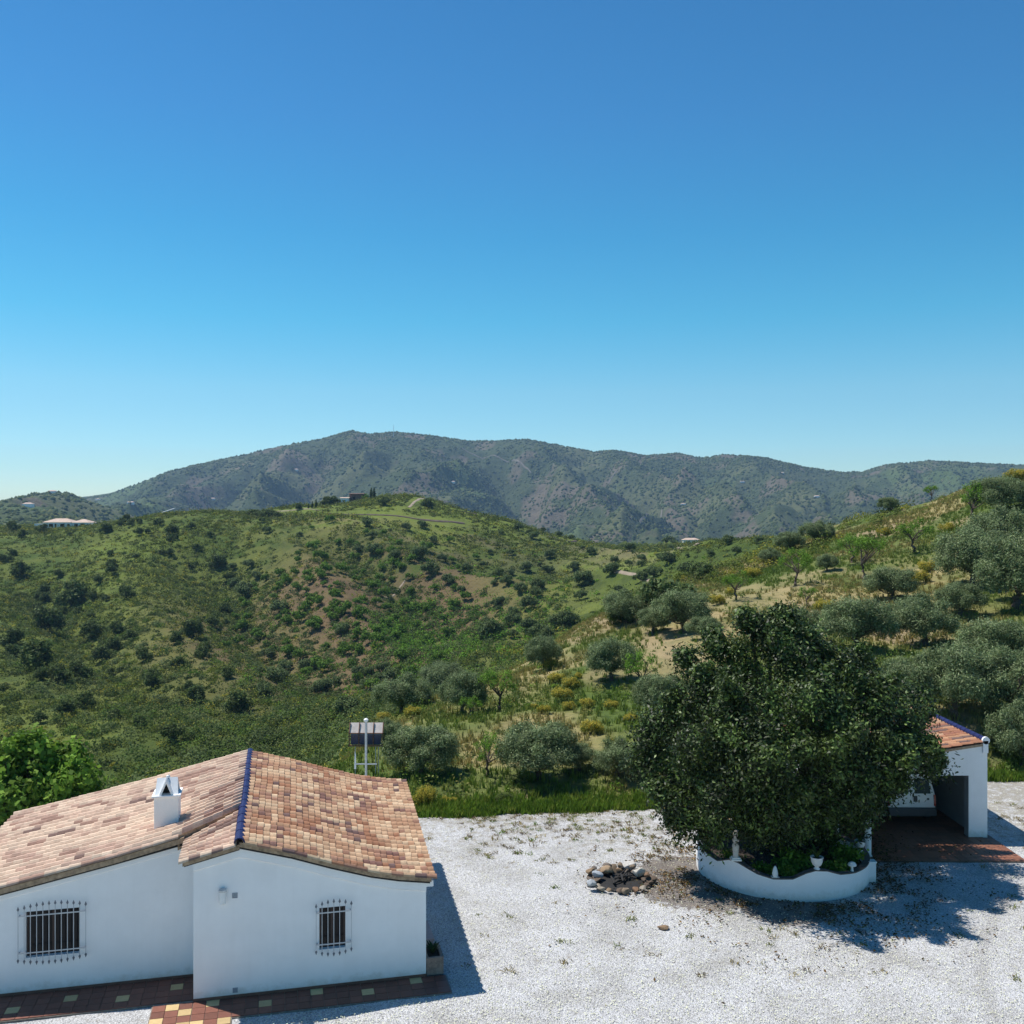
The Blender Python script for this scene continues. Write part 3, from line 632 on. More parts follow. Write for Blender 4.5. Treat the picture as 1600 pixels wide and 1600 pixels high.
# pale curtain behind the left window's glass
def grille(pa, pb, y, nb, bow):
    """wrought bars standing off the wall, tips stepping up in an arc"""
    t0, z1 = pa; t1, z0 = pb; g = MB(); BARS = []
    for k in range(nb):
        s = MB(); BARS.append(s)
        t = t0 + (t1 - t0) * k / (nb - 1); q = 1 - (2 * k / (nb - 1) - 1) ** 2; up = bow * q
        s.tube([(t, y - 0.10, z0 - up * 0.9 + 0.05), (t, y - 0.10, z1 + up - 0.05)], 0.0095, 6)
        for zz, sg in ((z1 + up - 0.06, 1), (z0 - up * 0.9 + 0.06, -1)):
            s.poly([(t, y - 0.10, zz), (t - 0.028, y - 0.10, zz + sg * 0.045), (t, y - 0.10, zz + sg * 0.12), (t + 0.028, y - 0.10, zz + sg * 0.045), (t, y - 0.118, zz + sg * 0.045), (t, y - 0.082, zz + sg * 0.045)],
                   [(0, 1, 4), (0, 4, 3), (0, 3, 5), (0, 5, 1), (2, 4, 1), (2, 3, 4), (2, 5, 3), (2, 1, 5)])
    for zz in (z1 - 0.17, z0 + 0.17):
        g.box(t0 - 0.01, t1 + 0.01, y - 0.108, y - 0.094, zz - 0.012, zz + 0.012)
        for t in (t0 + 0.02, t1 - 0.02): g.box(t - 0.01, t + 0.01, y - 0.094, y + 0.01, zz - 0.01, zz + 0.01)
    for t in (t0, t1): g.box(t - 0.006, t + 0.006, y - 0.100, y - 0.092, z0 + 0.165, z1 - 0.165)
    o = g.build('window_grille', M['iron'], house)
    for s in BARS:
        bo = s.build('grille_bar', [M['iron'], M['spear']], o, merge=False)
        for pl in bo.data.polygons:
            if pl.index >= 8: pl.material_index = 1
ga, gb = lpos(494, 1416, -0.1), lpos(549, 1483, -0.1); grille(ga, gb, 0.0, 7, 0.085)
ga, gb = lpos(28, 1421, 1.16), lpos(134, 1492, 1.16); grille(ga, gb, 1.26, 12, 0.09)
# wall lamp and two vents
lt, lz = lpos(348, 1400, -0.07)
lp = MB(); lp.lathe([(0.0, 0.17), (0.05, 0.17), (0.088, 0.15), (0.09, 0.11), (0.085, 0.105)], 16, (lt, -0.09, lz)); lp.box(lt - 0.03, lt + 0.03, -0.03, 0, lz - 0.08, lz + 0.1)
wl = lp.build('wall_lamp', M['galv'], house, smooth=True)
lp2 = MB(); lp2.lathe([(0.07, 0.10), (0.075, 0.0), (0.07, -0.16), (0.045, -0.18), (0, -0.18)], 16, (lt, -0.09, lz)); lp2.build('lamp_shade', M['white_paint'], wl, smooth=True)
for (vx, vy, s) in ((367, 1399, 0.06), (367.5, 1547, 0.055)):
    vt, vz = lpos(vx, vy, 0); v = MB()
    v.box(vt - s, vt + s, -0.012, 0, vz - s, vz - s + 0.012); v.box(vt - s, vt + s, -0.012, 0, vz + s - 0.012, vz + s)
    v.box(vt - s, vt - s + 0.012, -0.012, 0, vz - s + 0.012, vz + s - 0.012); v.box(vt + s - 0.012, vt + s, -0.012, 0, vz - s + 0.012, vz + s - 0.012)
    for k in range(5): v.box(vt - s + 0.012, vt + s - 0.012, -0.009, -0.001, vz - s + 0.016 + k * (2 * s - 0.03) / 5, vz - s + 0.016 + k * (2 * s - 0.03) / 5 + 0.011)
    v.build('wall_vent', M['box'], house)
# chimney with crossed gable hood
ct, cy, cz = -0.80, 2.42, 3.20
ch = MB(); cw = 0.285
Mx = None
ch.box(ct - cw, ct + cw, cy - cw, cy + cw, cz - 0.25, cz + 0.86)
ch.box(ct - cw - 0.05, ct + cw + 0.05, cy - cw - 0.05, cy + cw + 0.05, cz + 0.86, cz + 0.91)
ch.box(ct - cw - 0.03, ct + cw + 0.03, cy - cw - 0.045, cy - cw, cz - 0.04, cz + 0.02)
chim = ch.build('chimney', M['plaster'], roof, bevel=0.012)
hd = MB(); zb = cz + 0.91; zt = zb + 0.37; th = 0.04
def incl(p0, p1, ax):              # inclined slab leaning from base to the ridge
    for sg in (-1, 1):
        if ax == 'y':
            vs = [(ct + sg * p0, cy - p1, zb), (ct + sg * p0, cy + p1, zb), (ct + sg * 0.0, cy + p1, zt), (ct + sg * 0.0, cy - p1, zt),
                  (ct + sg * (p0 - 0.055), cy - p1, zb), (ct + sg * (p0 - 0.055), cy + p1, zb), (ct, cy + p1, zt - 0.09), (ct, cy - p1, zt - 0.09)]
        else:
            vs = [(ct - p1, cy + sg * p0, zb), (ct + p1, cy + sg * p0, zb), (ct + p1, cy, zt - 0.012), (ct - p1, cy, zt - 0.012),
                  (ct - p1, cy + sg * (p0 - 0.055), zb), (ct + p1, cy + sg * (p0 - 0.055), zb), (ct + p1, cy, zt - 0.10), (ct - p1, cy, zt - 0.10)]
        hd.poly(vs, [(0, 1, 2, 3), (4, 7, 6, 5), (0, 4, 5, 1), (0, 3, 7, 4), (1, 5, 6, 2), (2, 6, 7, 3)])
incl(0.17, 0.30, 'y')
for sx in (-1, 1):                 # the cross gable, cut where the front opening passes through
    for sg in (-1, 1):
        vs = [(ct + sx * 0.27, cy + sg * 0.24, zb), (ct + sx * 0.17, cy + sg * 0.24, zb), (ct + sx * 0.02, cy, zt - 0.012), (ct + sx * 0.24, cy, zt - 0.012),
              (ct + sx * 0.27, cy + sg * 0.19, zb), (ct + sx * 0.17, cy + sg * 0.19, zb), (ct + sx * 0.02, cy, zt - 0.09), (ct + sx * 0.24, cy, zt - 0.09)]
        hd.poly(vs, [(0, 1, 2, 3), (4, 7, 6, 5), (0, 4, 5, 1), (0, 3, 7, 4), (1, 5, 6, 2), (2, 6, 7, 3)])
hd.lathe([(0.0, 0.035), (0.03, 0.03), (0.035, 0.0), (0.03, -0.02)], 10, (ct, cy, zt))
hd.build('chimney_hood', M['plaster'], chim, merge=False)
fl = MB(); fl.box(ct - 0.15, ct + 0.15, cy - 0.1, cy + 0.22, zb + 0.004, zb + 0.14); fl.build('flue', M['dark'], chim)

# tiled walk in front of the house, real tiles of two colours
tw = MB(); ts_ = 0.285; prw = random.Random(5)
def paving(x0, x1, y0, y1, rule, M_=None, mb=tw, z=0.012):
    nx = int(round((x1 - x0) / ts_)); ny = int(round((y1 - y0) / ts_)); g = 0.006
    for i in range(nx):
        for j in range(ny):
            a = x0 + i * ts_; b = y0 + j * ts_; col = rule(i, j); q = prw.uniform(0.8, 1.15); dz = prw.uniform(-0.002, 0.002)
            mb.box(a + g, a + ts_ - g, b + g, b + ts_ - g, z - 0.012, z + 0.012 + dz, tuple(c * q for c in col))
RED = (0.20, 0.072, 0.045); CRM = (0.60, 0.43, 0.20)
paving(0.0, 5.7, -3 * ts_ - 0.016, -0.016, lambda i, j: CRM if (i % 4 == 1 and j == (1 if (i // 4) % 2 else 2)) and j else RED)
paving(-5.7, 0.0, 1.244 - 4 * ts_, 1.244, lambda i, j: CRM if (i % 4 == 2 and j == (1 if (i // 4) % 2 else 2)) else RED)
def chk(i, j): return CRM if (i + j) % 3 == 0 or (i == 3 and j > 3) else RED
paving(-0.86, 0.85, -0.871 - 5 * ts_, -0.871, chk)
paving(-0.86, 0.0, -0.871, 1.244 - 4 * ts_ - 0.01, chk)
walk = tw.build('tiled_walk', M['paving'], None, merge=False)
walk.location = HO; walk.rotation_euler = (0, 0, HR); tag(walk, kind='structure')
wb = MB(); wb.box(-5.72, 0.0, 0.09, 1.25, -0.03, 0.006); wb.box(0.0, 5.73, -0.885, -0.01, -0.03, 0.006); wb.box(-0.88, 0.0, -2.3, 0.089, -0.03, 0.006); wb.box(0.0, 0.87, -2.3, -0.886, -0.03, 0.006)
wb.build('walk_bed', simple('mortar_bed', (0.2, 0.17, 0.14), 0.9, var=0.3, scale=10), walk)

# ---------------------------------------------------------------- foliage machinery
def rand_unit(r, n):
    v = r.normal(size=(n, 3)); return v / np.linalg.norm(v, axis=1, keepdims=True)
def leaves(r, C, N, L, Wd, spread=0.7, droop=0.0, ls=0.35):
    """diamond leaves at points C facing roughly N"""
    n = len(C); nrm = N + spread * r.normal(size=(n, 3)); nrm /= np.linalg.norm(nrm, axis=1, keepdims=True) + 1e-9
    d = np.cross(nrm, rand_unit(r, n)); d /= np.linalg.norm(d, axis=1, keepdims=True) + 1e-9; d[:, 2] -= droop
    w = np.cross(nrm, d); w /= np.linalg.norm(w, axis=1, keepdims=True) + 1e-9
    s = (1 + ls * r.uniform(-1, 1, size=(n, 1))); l = d * L * s * 0.5; w = w * Wd * s * 0.5
    v = np.stack([C - l, C + w + l * 0.15, C + l, C - w + l * 0.15], 1).reshape(-1, 3)
    f = np.arange(n * 4).reshape(n, 4); return v, f
def palette(r, n, pal, wts, var=0.2):
    pal = np.array(pal); w = np.array(wts, float); w /= w.sum(); c = pal[r.choice(len(pal), n, p=w)]
    return c * 1.46 * np.array([1.04, 1.05, 0.72]) * (1 + var * r.uniform(-1, 1, size=(n, 1)))
def crown_pts(r, lobes, tuft_d, per, tr, inner=0.15):
    """lobes: (x,y,z,rad) ; tufts scattered over their outer shells"""
    Cs = []; Ns = []; T = []
    cen = np.mean([l[:3] for l in lobes], 0)
    for (x, y, z, R) in lobes:
        nt = max(6, int(4 * math.pi * R * R * tuft_d)); u = rand_unit(r, nt)
        u[:, 2] = u[:, 2] * 0.85; rad = R * np.where(r.uniform(size=nt) < inner, r.uniform(0.3, 0.8, nt), r.uniform(0.82, 1.12, nt))
        tp = np.array([x, y, z]) + u * rad[:, None]; keep = np.ones(nt, bool)
        for (x2, y2, z2, R2) in lobes:
            if (x2, y2, z2) != (x, y, z): keep &= ((tp - [x2, y2, z2]) ** 2).sum(1) > (R2 * 0.72) ** 2
        tp = tp[keep]; uu = u[keep]
        for p, q in zip(tp, uu):
            k = per; o = r.normal(size=(k, 3)) * tr * 0.5 * r.uniform(0.7, 1.4)
            Cs.append(p + o); nn_ = q * 0.7 + np.array([0, 0, 0.45]) + o / tr * 0.5; Ns.append(nn_); T.append(np.full(k, r.uniform()))
    return np.concatenate(Cs), np.concatenate(Ns), np.concatenate(T)
def make_lobes(r, rx, ry, rz, zc, n, rl=(0.30, 0.42), core=0.5):
    out = [(0, 0, zc, min(rx, rz) * core)]
    for i in range(n):
        for _ in range(60):
            u = rand_unit(r, 1)[0]
            if u[2] < -0.45: continue
            R = r.uniform(*rl) * (rx + rz) / 2; p = np.array([u[0] * (rx - R), u[1] * (ry - R), zc + u[2] * (rz - R)]) * 1.0
            if all(np.linalg.norm(p - np.array(o[:3])) > 0.62 * R for o in out[1:]): break
        out.append((p[0], p[1], p[2], R))
    return out
def trunk_mesh(name, r, lobes, h0, rad, nl=6, lean=(0, 0), gnarl=0.12, split=0.35):
    mb = MB(); top = np.array([lean[0], lean[1], h0]); pts = []; k = 5
    for i in range(k + 1):
        t = i / k; pts.append(top * t + np.array([r.normal() * gnarl * rad * 3 * (0 < i < k), r.normal() * gnarl * rad * 3 * (0 < i < k), -0.25 * (i == 0)]))
    mb.tube(pts, [rad * (1.35 - 0.45 * i / k) for i in range(k + 1)], 9)
    idx = r.permutation(len(lobes))[:nl]
    for i in idx:
        e = np.array(lobes[i][:3]); m = top + (e - top) * 0.5 + r.normal(size=3) * 0.12 * np.linalg.norm(e - top) + np.array([0, 0, 0.08 * h0]); m2 = top * 0.35 + m * 0.65 + r.normal(size=3) * 0.05
        mb.tube([top * 0.97, m2, m, m + (e - m) * 0.6, e], [rad * 0.62, rad * 0.42, rad * 0.3, rad * 0.18, rad * 0.06], 6)
        for _ in range(2 if rad < 0.25 else 0):
            q = e + r.normal(size=3) * lobes[i][3] * 0.6; mb.tube([m, (m + q) / 2 + r.normal(size=3) * 0.06, q], [rad * 0.22, rad * 0.13, rad * 0.04], 5)
    me_o = mb.build(name, M['bark'], None, smooth=True); return me_o
OLV = [(0.135, 0.170, 0.115), (0.095, 0.130, 0.078), (0.185, 0.215, 0.165), (0.065, 0.095, 0.045)]
ALM = [(0.095, 0.175, 0.030), (0.065, 0.125, 0.022), (0.13, 0.21, 0.045)]
CAR = [(0.034, 0.058, 0.017), (0.022, 0.040, 0.012), (0.060, 0.092, 0.026), (0.085, 0.12, 0.045), (0.016, 0.028, 0.009)]
class Proto:
    """crown mesh + trunk mesh of one kind; placed by copying objects that share the meshes"""
    def __init__(s, kind, seed, lobes, tuft_d, per, tr, L, Wd, pal, wts, trunk=None, mat='leaf', droop=0, inner=0.15, spread=0.7, topcol=None):
        r = np.random.default_rng(seed); s.kind = kind
        C, N, T = crown_pts(r, lobes, tuft_d, per, tr, inner)
        v, f = leaves(r, C, N, L, Wd, droop=droop, spread=spread)
        c = palette(r, len(C), pal, wts) * (0.60 + 0.8 * T[:, None]) if kind != 'carob' else palette(r, len(C), pal, wts) * (0.36 + 1.45 * T[:, None] ** 2)
        if topcol is not None:
            zz = C[:, 2]; m = (r.uniform(size=len(C)) < topcol[1] * np.clip((zz - zz.min()) / (np.ptp(zz)) * 1.6 - 0.15, 0, 1)); c[m] = np.array(topcol[0]) * r.uniform(0.8, 1.2, size=(m.sum(), 1))
        s.crown = mesh_np(kind + '_crown', v, f, c); s.crown.materials.append(M[mat]); s.n = len(f)
        s.trunk = None
        if trunk:
            o = trunk_mesh('trunk', r, lobes, *trunk); s.trunk = o.data; bpy.data.objects.remove(o)
        s.size = (C[:, 0].max() - C[:, 0].min()); s.h = C[:, 2].max(); s.zmin = C[:, 2].min()
    def place(s, name, loc, sc=1.0, rz=0.0, label=None, cat=None, group=None, parts=True, sz=None):
        if parts and s.trunk is not None:
            e = bpy.data.objects.new(name, None); COL.objects.link(e); e.empty_display_size = 0.2
            for nm, me in (('crown', s.crown), ('trunk', s.trunk)):
                o = bpy.data.objects.new(nm, me); COL.objects.link(o); o.parent = e
        else:
            e = bpy.data.objects.new(name, s.crown); COL.objects.link(e)
        e.location = loc; e.rotation_euler = (0, 0, rz); e.scale = (sc, sc, sz or sc)
        tag(e, label, cat, group); return e
R0 = np.random.default_rng(42)
def lob(seed, *a, **k): return make_lobes(np.random.default_rng(seed), *a, **k)
olive = [Proto('olive', 10 + i, lob(10 + i, 2.5, 2.3, 1.85, 2.1, 24, rl=(.15, .34), core=.62), 9, 46, 0.33, 0.16, 0.048, OLV, [4, 3, 2.4, 1.5], (0.95, 0.17, 7), droop=0.2) for i in range(4)]
almond = [Proto('almond', 30 + i, lob(30 + i, 1.7, 1.6, 1.15, 2.5, 12, rl=(.16, .30), core=.2), 7, 20, 0.22, 0.15, 0.06, ALM, [3, 2, 1], (1.3, 0.11, 8, (0.25, 0.1), 0.25)) for i in range(3)]
bush = [Proto('bush', 50 + i, lob(50 + i, 1.2, 1.1, 0.8, 0.62, 9, rl=(.3, .45)), 22, 24, 0.16, 0.13, 0.045, [(0.075, 0.105, 0.035), (0.10, 0.13, 0.05), (0.05, 0.075, 0.025)], [3, 2, 1]) for i in range(3)]
broom = [Proto('broom', 60 + i, lob(60 + i, 0.9, 0.85, 0.62, 0.5, 8, rl=(.3, .45)), 34, 22, 0.12, 0.10, 0.03, [(0.10, 0.13, 0.035), (0.16, 0.17, 0.04)], [2, 1], topcol=((0.58, 0.46, 0.07), 0.62)) for i in range(3)]

# the carob tree in the round planter: lobes set out from its real outline
cl = [(1203, 985, 30.6, .62), (1150, 1035, 30.0, .80), (1235, 1030, 30.0, .90), (1300, 1050, 30.6, .85), (1095, 1075, 29.8, .72), (1165, 1100, 28.6, 1.05),
      (1262, 1105, 28.4, 1.10), (1350, 1095, 29.8, .95), (1400, 1125, 30.6, .80), (1045, 1130, 30.2, .72), (1095, 1170, 28.4, .95), (1190, 1180, 27.2, 1.15), (1300, 1175, 27.6, 1.1),
      (1386, 1188, 28.9, .78), (1432, 1172, 29.6, .55), (1025, 1200, 30.2, .70), (1065, 1245, 28.9, .80), (1140, 1245, 27.8, .90), (1225, 1250, 27.6, .85), (1318, 1238, 28.2, .80), (1455, 1198, 29.8, .28),
      (1375, 1228, 29.4, .52), (1398, 1222, 29.6, .36), (1160, 1268, 29.6, .72), (1235, 1278, 29.7, .72), (1300, 1280, 29.9, .62), (1345, 1258, 29.7, .55), (1206, 1302, 30.6, .6), (1270, 1306, 30.8, .55), (1106, 1304, 28.8, .42), (1172, 1292, 28.2, .27), (1215, 1290, 28.9, .38), (1108, 1285, 28.9, .46), (1180, 1285, 28.8, .60), (1065, 1290, 29.6, .42), (1100, 1150, 32.0, 1.3), (1200, 1120, 32.4, 1.7), (1310, 1140, 32.4, 1.5), (1390, 1150, 32.5, 1.1), (1180, 1220, 31.8, 1.3), (1290, 1215, 31.6, 1.2),
      (1345, 1045, 31.6, .55), (1120, 1010, 30.8, .38), (1170, 975, 30.8, .34), (1228, 968, 30.8, .36), (1280, 1272, 30.2, .55), (1075, 1035, 30.2, .3), (1010, 1150, 30.2, .34), (1000, 1195, 30.2, .3), (1425, 1100, 31.6, .6), (1262, 1000, 30.9, .45), (1340, 1278, 30.2, .35)]
base = Vector((8.35, 30.5, 0.45))
lobes_c = []
for (px, py, D, R) in cl: p = W(px, py, D) - base; lobes_c.append((p.x, p.y, p.z, R * (.80 if D < 31.5 else .9)))
rc = np.random.default_rng(5)
spk = []
for k in range(120):                # shoots that break the outline
    l = lobes_c[rc.integers(len(lobes_c) - 4)]; u = rand_unit(rc, 1)[0]; u[2] = abs(u[2]) * 0.8 + 0.15
    for q in (0.95, 1.15, 1.36, 1.55): spk.append((l[0] + u[0] * l[3] * q, l[1] + u[1] * l[3] * q, l[2] + u[2] * l[3] * q, {.95: .26, 1.15: .24, 1.36: .18, 1.55: .10}[q]))
carobP = Proto('carob', 5, lobes_c, 3.7, 125, 0.43, 0.125, 0.056, CAR, [4, 3.2, 2.2, 1.0, 2.4], (1.0, 0.30, 14, (0, 0), 0.1), mat='gloss_leaf', inner=0.12, spread=0.8)
carob = carobP.place('carob_tree', base, 1, 0, 'large dark green broad-crowned tree growing in the round white planter', 'tree')
r = np.random.default_rng(77); C, N, T = crown_pts(r, spk, 22, 26, 0.15, 0.2)
v, f = leaves(r, C, N, 0.14, 0.06); me = mesh_np('shoots', v, f, palette(r, len(C), CAR, [3, 1.6, 3.4, 2.6, 1]) * (0.6 + 1.1 * T[:, None] ** 2))
link_mesh('shoots', me, M['gloss_leaf'], carob)
print('LEAVES carob', carobP.n, 'olive', olive[0].n, 'bush', bush[0].n)

# ---------------------------------------------------------------- round planter
def hrim(phi):
    return interp(phi, [-180, -110, -95, -80, -60, -50, -43, -30, -20, -8, 0, 6, 14, 24, 38, 56, 75, 180], [.66, .70, .84, .80, .70, .87, .86, .66, .585, .63, .80, .87, .84, .69, .62, .60, .62, .66])
planter = empty('round_planter', PL); tag(planter, 'low round white garden wall with wavy rim around the big dark tree', 'planter')
def ringwall(Ro, Ri, zf, z0, col=None):
    mb = MB(); n = 180; vs = []
    for k in range(n):
        a = 2 * math.pi * k / n; ph = math.degrees(a) if a <= math.pi else math.degrees(a) - 360
        sx, cx = math.sin(a), -math.cos(a); z = zf(ph)
        vs += [(Ro * sx, Ro * cx, z0(ph)), (Ro * sx, Ro * cx, z), (Ri * sx, Ri * cx, z), (Ri * sx, Ri * cx, z0(ph))]
    fs = []
    for k in range(n):
        a = k * 4; b = ((k + 1) % n) * 4
        fs += [(a, b, b + 1, a + 1), (a + 1, b + 1, b + 2, a + 2), (a + 2, b + 2, b + 3, a + 3), (a + 3, b + 3, b, a)]
    mb.poly(vs, fs); return mb
ringwall(PR, PR - 0.16, lambda p: hrim(p) - 0.02, lambda p: -0.02).build('wall', M['plaster'], planter, smooth=True)
ringwall(PR + 0.012, PR - 0.175, lambda p: hrim(p) + 0.012, lambda p: hrim(p) - 0.018).build('coping', M['cap'], planter, smooth=True)
so = MB(); so.lathe([(PR - 0.17, 0.30), (PR - 0.6, 0.42), (1.0, 0.5), (0.0, 0.52)], 60); so.build('soil', M['soil'], planter, smooth=True)
def rimpt(phi, off=0.08):
    a = math.radians(phi); return Vector((PL.x + (PR - off) * math.sin(a), PL.y - (PR - off) * math.cos(a), hrim(phi) + 0.012))
def urn_proto(s=1.0, plant=True):
    e = empty('urn')
    b = MB(); b.lathe([(0.0, 0), (0.085, 0), (0.085, 0.02), (0.05, 0.04), (0.055, 0.07), (0.115, 0.12), (0.15, 0.2), (0.158, 0.29), (0.175, 0.31), (0.175, 0.33), (0.15, 0.33), (0.14, 0.27), (0.0, 0.27)], 24)
    b.build('bowl', M['white_paint'], e, smooth=True)
    sc_ = MB(); sc_.lathe([(0.0, 0.295), (0.135, 0.29)], 20); sc_.build('potting_soil', M['soil'], e)
    return e
def leafplant(parent, loc, L, n, seed, cols, name='plant'):
    r = np.random.default_rng(seed); V = []; F = []; Cc = []
    for k in range(n):               # arching strap leaves
        a = r.uniform(0, 6.28); h = L * r.uniform(0.6, 1.1); w = 0.03 * r.uniform(.8, 1.4); out = r.uniform(0.25, 0.8); p0 = len(V)
        for t in (0, 0.35, 0.7, 1.0):
            x = out * h * t; z = h * (t * 1.1 - 0.55 * t * t); ww = w * (1 - t) ** 0.6 + 0.002
            cx, sx = math.cos(a), math.sin(a); V += [(x * cx - ww * sx, x * sx + ww * cx, z), (x * cx + ww * sx, x * sx - ww * cx, z)]
        for q in range(3): F.append((p0 + 2 * q, p0 + 2 * q + 1, p0 + 2 * q + 3, p0 + 2 * q + 2)); Cc.append(np.array(cols[r.integers(len(cols))]) * r.uniform(.8, 1.2))
    me = mesh_np(name, V, F, np.array(Cc)); return link_mesh(name, me, M['leaf'], parent, loc)
u1 = urn_proto(); u1.location = rimpt(8, 0.09); u1.scale = (1.05, 1.05, 1.05)
tag(u1, 'white urn with a leafy plant on the front of the planter rim', 'urn', 'urns on the planter wall')
leafplant(u1, (0, 0, 0.28), 0.55, 26, 1, [(0.07, 0.13, 0.03), (0.05, 0.10, 0.03)])
def copy_tree(o, parent=None):
    c = o.copy(); COL.objects.link(c); c.parent = parent
    for chd in [x for x in bpy.data.objects if x.parent == o]: copy_tree(chd, c)
    return c
u2 = copy_tree(u1); u2.location = rimpt(-85, 0.09); u2.rotation_euler.z = 1.2; u2.scale = (0.85,) * 3
u2['label'] = 'white urn on the left end of the planter rim under the dark branches'
u3 = copy_tree(u1); u3.location = Vector((PL.x + 2.35, PL.y - 0.25, hrim(75) + 0.012)); u3.rotation_euler.z = 2.6; u3.scale = (0.95,) * 3
u3['label'] = 'white urn on the right end of the planter rim beside the paved drive'
# pedestal with a carved figure, cone ornament, mushroom ornament, square block
st = empty('garden_statue', rimpt(-46, 0.08)); tag(st, 'weathered white column ornament standing on the left hump of the planter rim', 'statue')
b = MB(); b.box(-0.15, 0.15, -0.13, 0.13, 0, 0.05); b.box(-0.115, 0.115, -0.10, 0.10, 0.05, 0.09); b.build('plinth', M['white_paint'], st, bevel=0.008)
b = MB(); b.lathe([(0.10, 0.09), (0.075, 0.13), (0.09, 0.28), (0.105, 0.40), (0.085, 0.47), (0.06, 0.50), (0.09, 0.54), (0.10, 0.60), (0.06, 0.64), (0.055, 0.68), (0.075, 0.73), (0.07, 0.80), (0.03, 0.86), (0, 0.87)], 18); b.build('figure', M['stucco_grey'], st, smooth=True)
cn = empty('stone_cone', rimpt(-19, 0.08)); tag(cn, 'small pointed white stone ornament on the lowest dip of the planter rim', 'ornament')
b = MB(); b.box(-0.11, 0.11, -0.07, 0.07, 0, 0.03); b.build('base', M['stucco_grey'], cn, bevel=0.006)
b = MB(); b.lathe([(0.07, 0.03), (0.085, 0.1), (0.07, 0.2), (0.035, 0.3), (0.0, 0.34)], 12); b.build('body', M['white_paint'], cn, smooth=True)
ms = empty('stone_mushroom', rimpt(38, 0.10)); tag(ms, 'small white mushroom shaped ornament on the right part of the planter rim', 'ornament')
b = MB(); b.lathe([(0.05, 0.0), (0.035, 0.05), (0.035, 0.16)], 12); b.build('stem', M['white_paint'], ms, smooth=True)
b = MB(); b.lathe([(0.03, 0.15), (0.12, 0.16), (0.125, 0.19), (0.09, 0.24), (0.03, 0.27), (0, 0.275)], 16); b.build('cap', M['white_paint'], ms, smooth=True)
bk = empty('white_post', (PL.x + 2.40, PL.y - 1.05, 0)); tag(bk, 'short square white masonry post at the right end of the planter wall', 'post')
b = MB(); b.box(-0.11, 0.11, -0.11, 0.11, 0, 0.58); b.build('shaft', M['plaster'], bk, bevel=0.01)
b = MB(); b.box(-0.13, 0.13, -0.13, 0.13, 0.58, 0.62); b.build('cap', M['plaster'], bk, bevel=0.008)
pc = empty('white_column', (PL.x + 3.05, PL.y + 1.0, 0)); tag(pc, 'white round garden column half hidden in branches left of the van', 'post')
b = MB(); b.lathe([(0.13, 0), (0.13, 0.06), (0.1, 0.08), (0.1, 1.15), (0.12, 1.17), (0.12, 1.22), (0, 1.22)], 20); b.build('shaft', M['plaster'], pc, smooth=True)
# planting inside the planter
GP = [(0.09, 0.155, 0.03), (0.06, 0.12, 0.025), (0.12, 0.18, 0.035)]
inb = Proto('garden_shrub', 91, lob(91, 0.45, 0.4, 0.3, 0.22, 6), 40, 16, 0.1, 0.09, 0.05, GP, [3, 2, 1])
inl = ['bright green low shrub behind the stone cone in the planter', 'bright green low shrub between the cone and the front urn', 'leafy shrub at the planter centre in deep shade', 'dark shrub behind the mushroom ornament', 'small shrub beside the left urn in the planter', 'green shrub near the right urn in the planter']
for k, (ph, rr, s_) in enumerate(((-28, 2.05, 1.0), (-4, 2.0, 1.05), (5, 1.2, 1.5), (36, 1.9, 1.1), (-66, 2.0, 1.0), (66, 1.95, 1.4))):
    a = math.radians(ph); inb.place('garden_shrub', (PL.x + rr * math.sin(a), PL.y - rr * math.cos(a), 0.32), s_, k * 1.3, inl[k], 'shrub', 'shrubs inside the planter', parts=False)

# ---------------------------------------------------------------- carport with its van
CPX = 16.05; CPY = 33.15
cpo = empty('carport', (0, 0, 0)); tag(cpo, 'white carport with sloping clay tile roof and open front on the right', 'carport')
XL, XR, YF, YB = 10.6, CPX, CPY, 39.2
def zc(x): return 2.38 + (x - XL) * (3.22 - 2.38) / (XR - XL)
cw_ = MB()
def zct(x): return zc(x) - 0.10
ox0, ox1, oz = 11.1, 15.42, 2.10
def prism(mb, x0, x1, y0, y1, z0, zf):
    vs = [(x0, y0, z0), (x1, y0, z0), (x1, y1, z0), (x0, y1, z0), (x0, y0, zf(x0)), (x1, y0, zf(x1)), (x1, y1, zf(x1)), (x0, y1, zf(x0))]
    mb.poly(vs, [(0, 3, 2, 1), (4, 5, 6, 7), (0, 1, 5, 4), (1, 2, 6, 5), (2, 3, 7, 6), (3, 0, 4, 7)])
prism(cw_, ox1, XR, YF, YF + 0.32, 0, zct); prism(cw_, XL, ox0, YF, YF + 0.32, 0, zct); prism(cw_, ox0, ox1, YF, YF + 0.32, oz, zct)
prism(cw_, XL, XR, YB - 0.2, YB, 0, zct); prism(cw_, XL, XL + 0.2, YF + 0.32, YB - 0.2, 0, zct)
prism(cw_, XR - 0.12, XR, YF + 0.32, YB - 0.2, 0, lambda x: zc(XR) + 0.10)
cw_.build('wall', M['plaster'], cpo, merge=False)
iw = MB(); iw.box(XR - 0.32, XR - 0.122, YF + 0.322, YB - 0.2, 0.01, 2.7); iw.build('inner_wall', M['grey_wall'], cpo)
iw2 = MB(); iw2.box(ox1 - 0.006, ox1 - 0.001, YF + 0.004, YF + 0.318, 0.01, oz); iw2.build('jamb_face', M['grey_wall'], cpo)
ct_ = MB()
def S_car(a, b): return Vector((XR - 0.12 - b * (XR - XL + 0.2), YF - 0.06 + a * (YB - YF + 0.1), zc(XR - b * (XR - XL)) + 0.02))
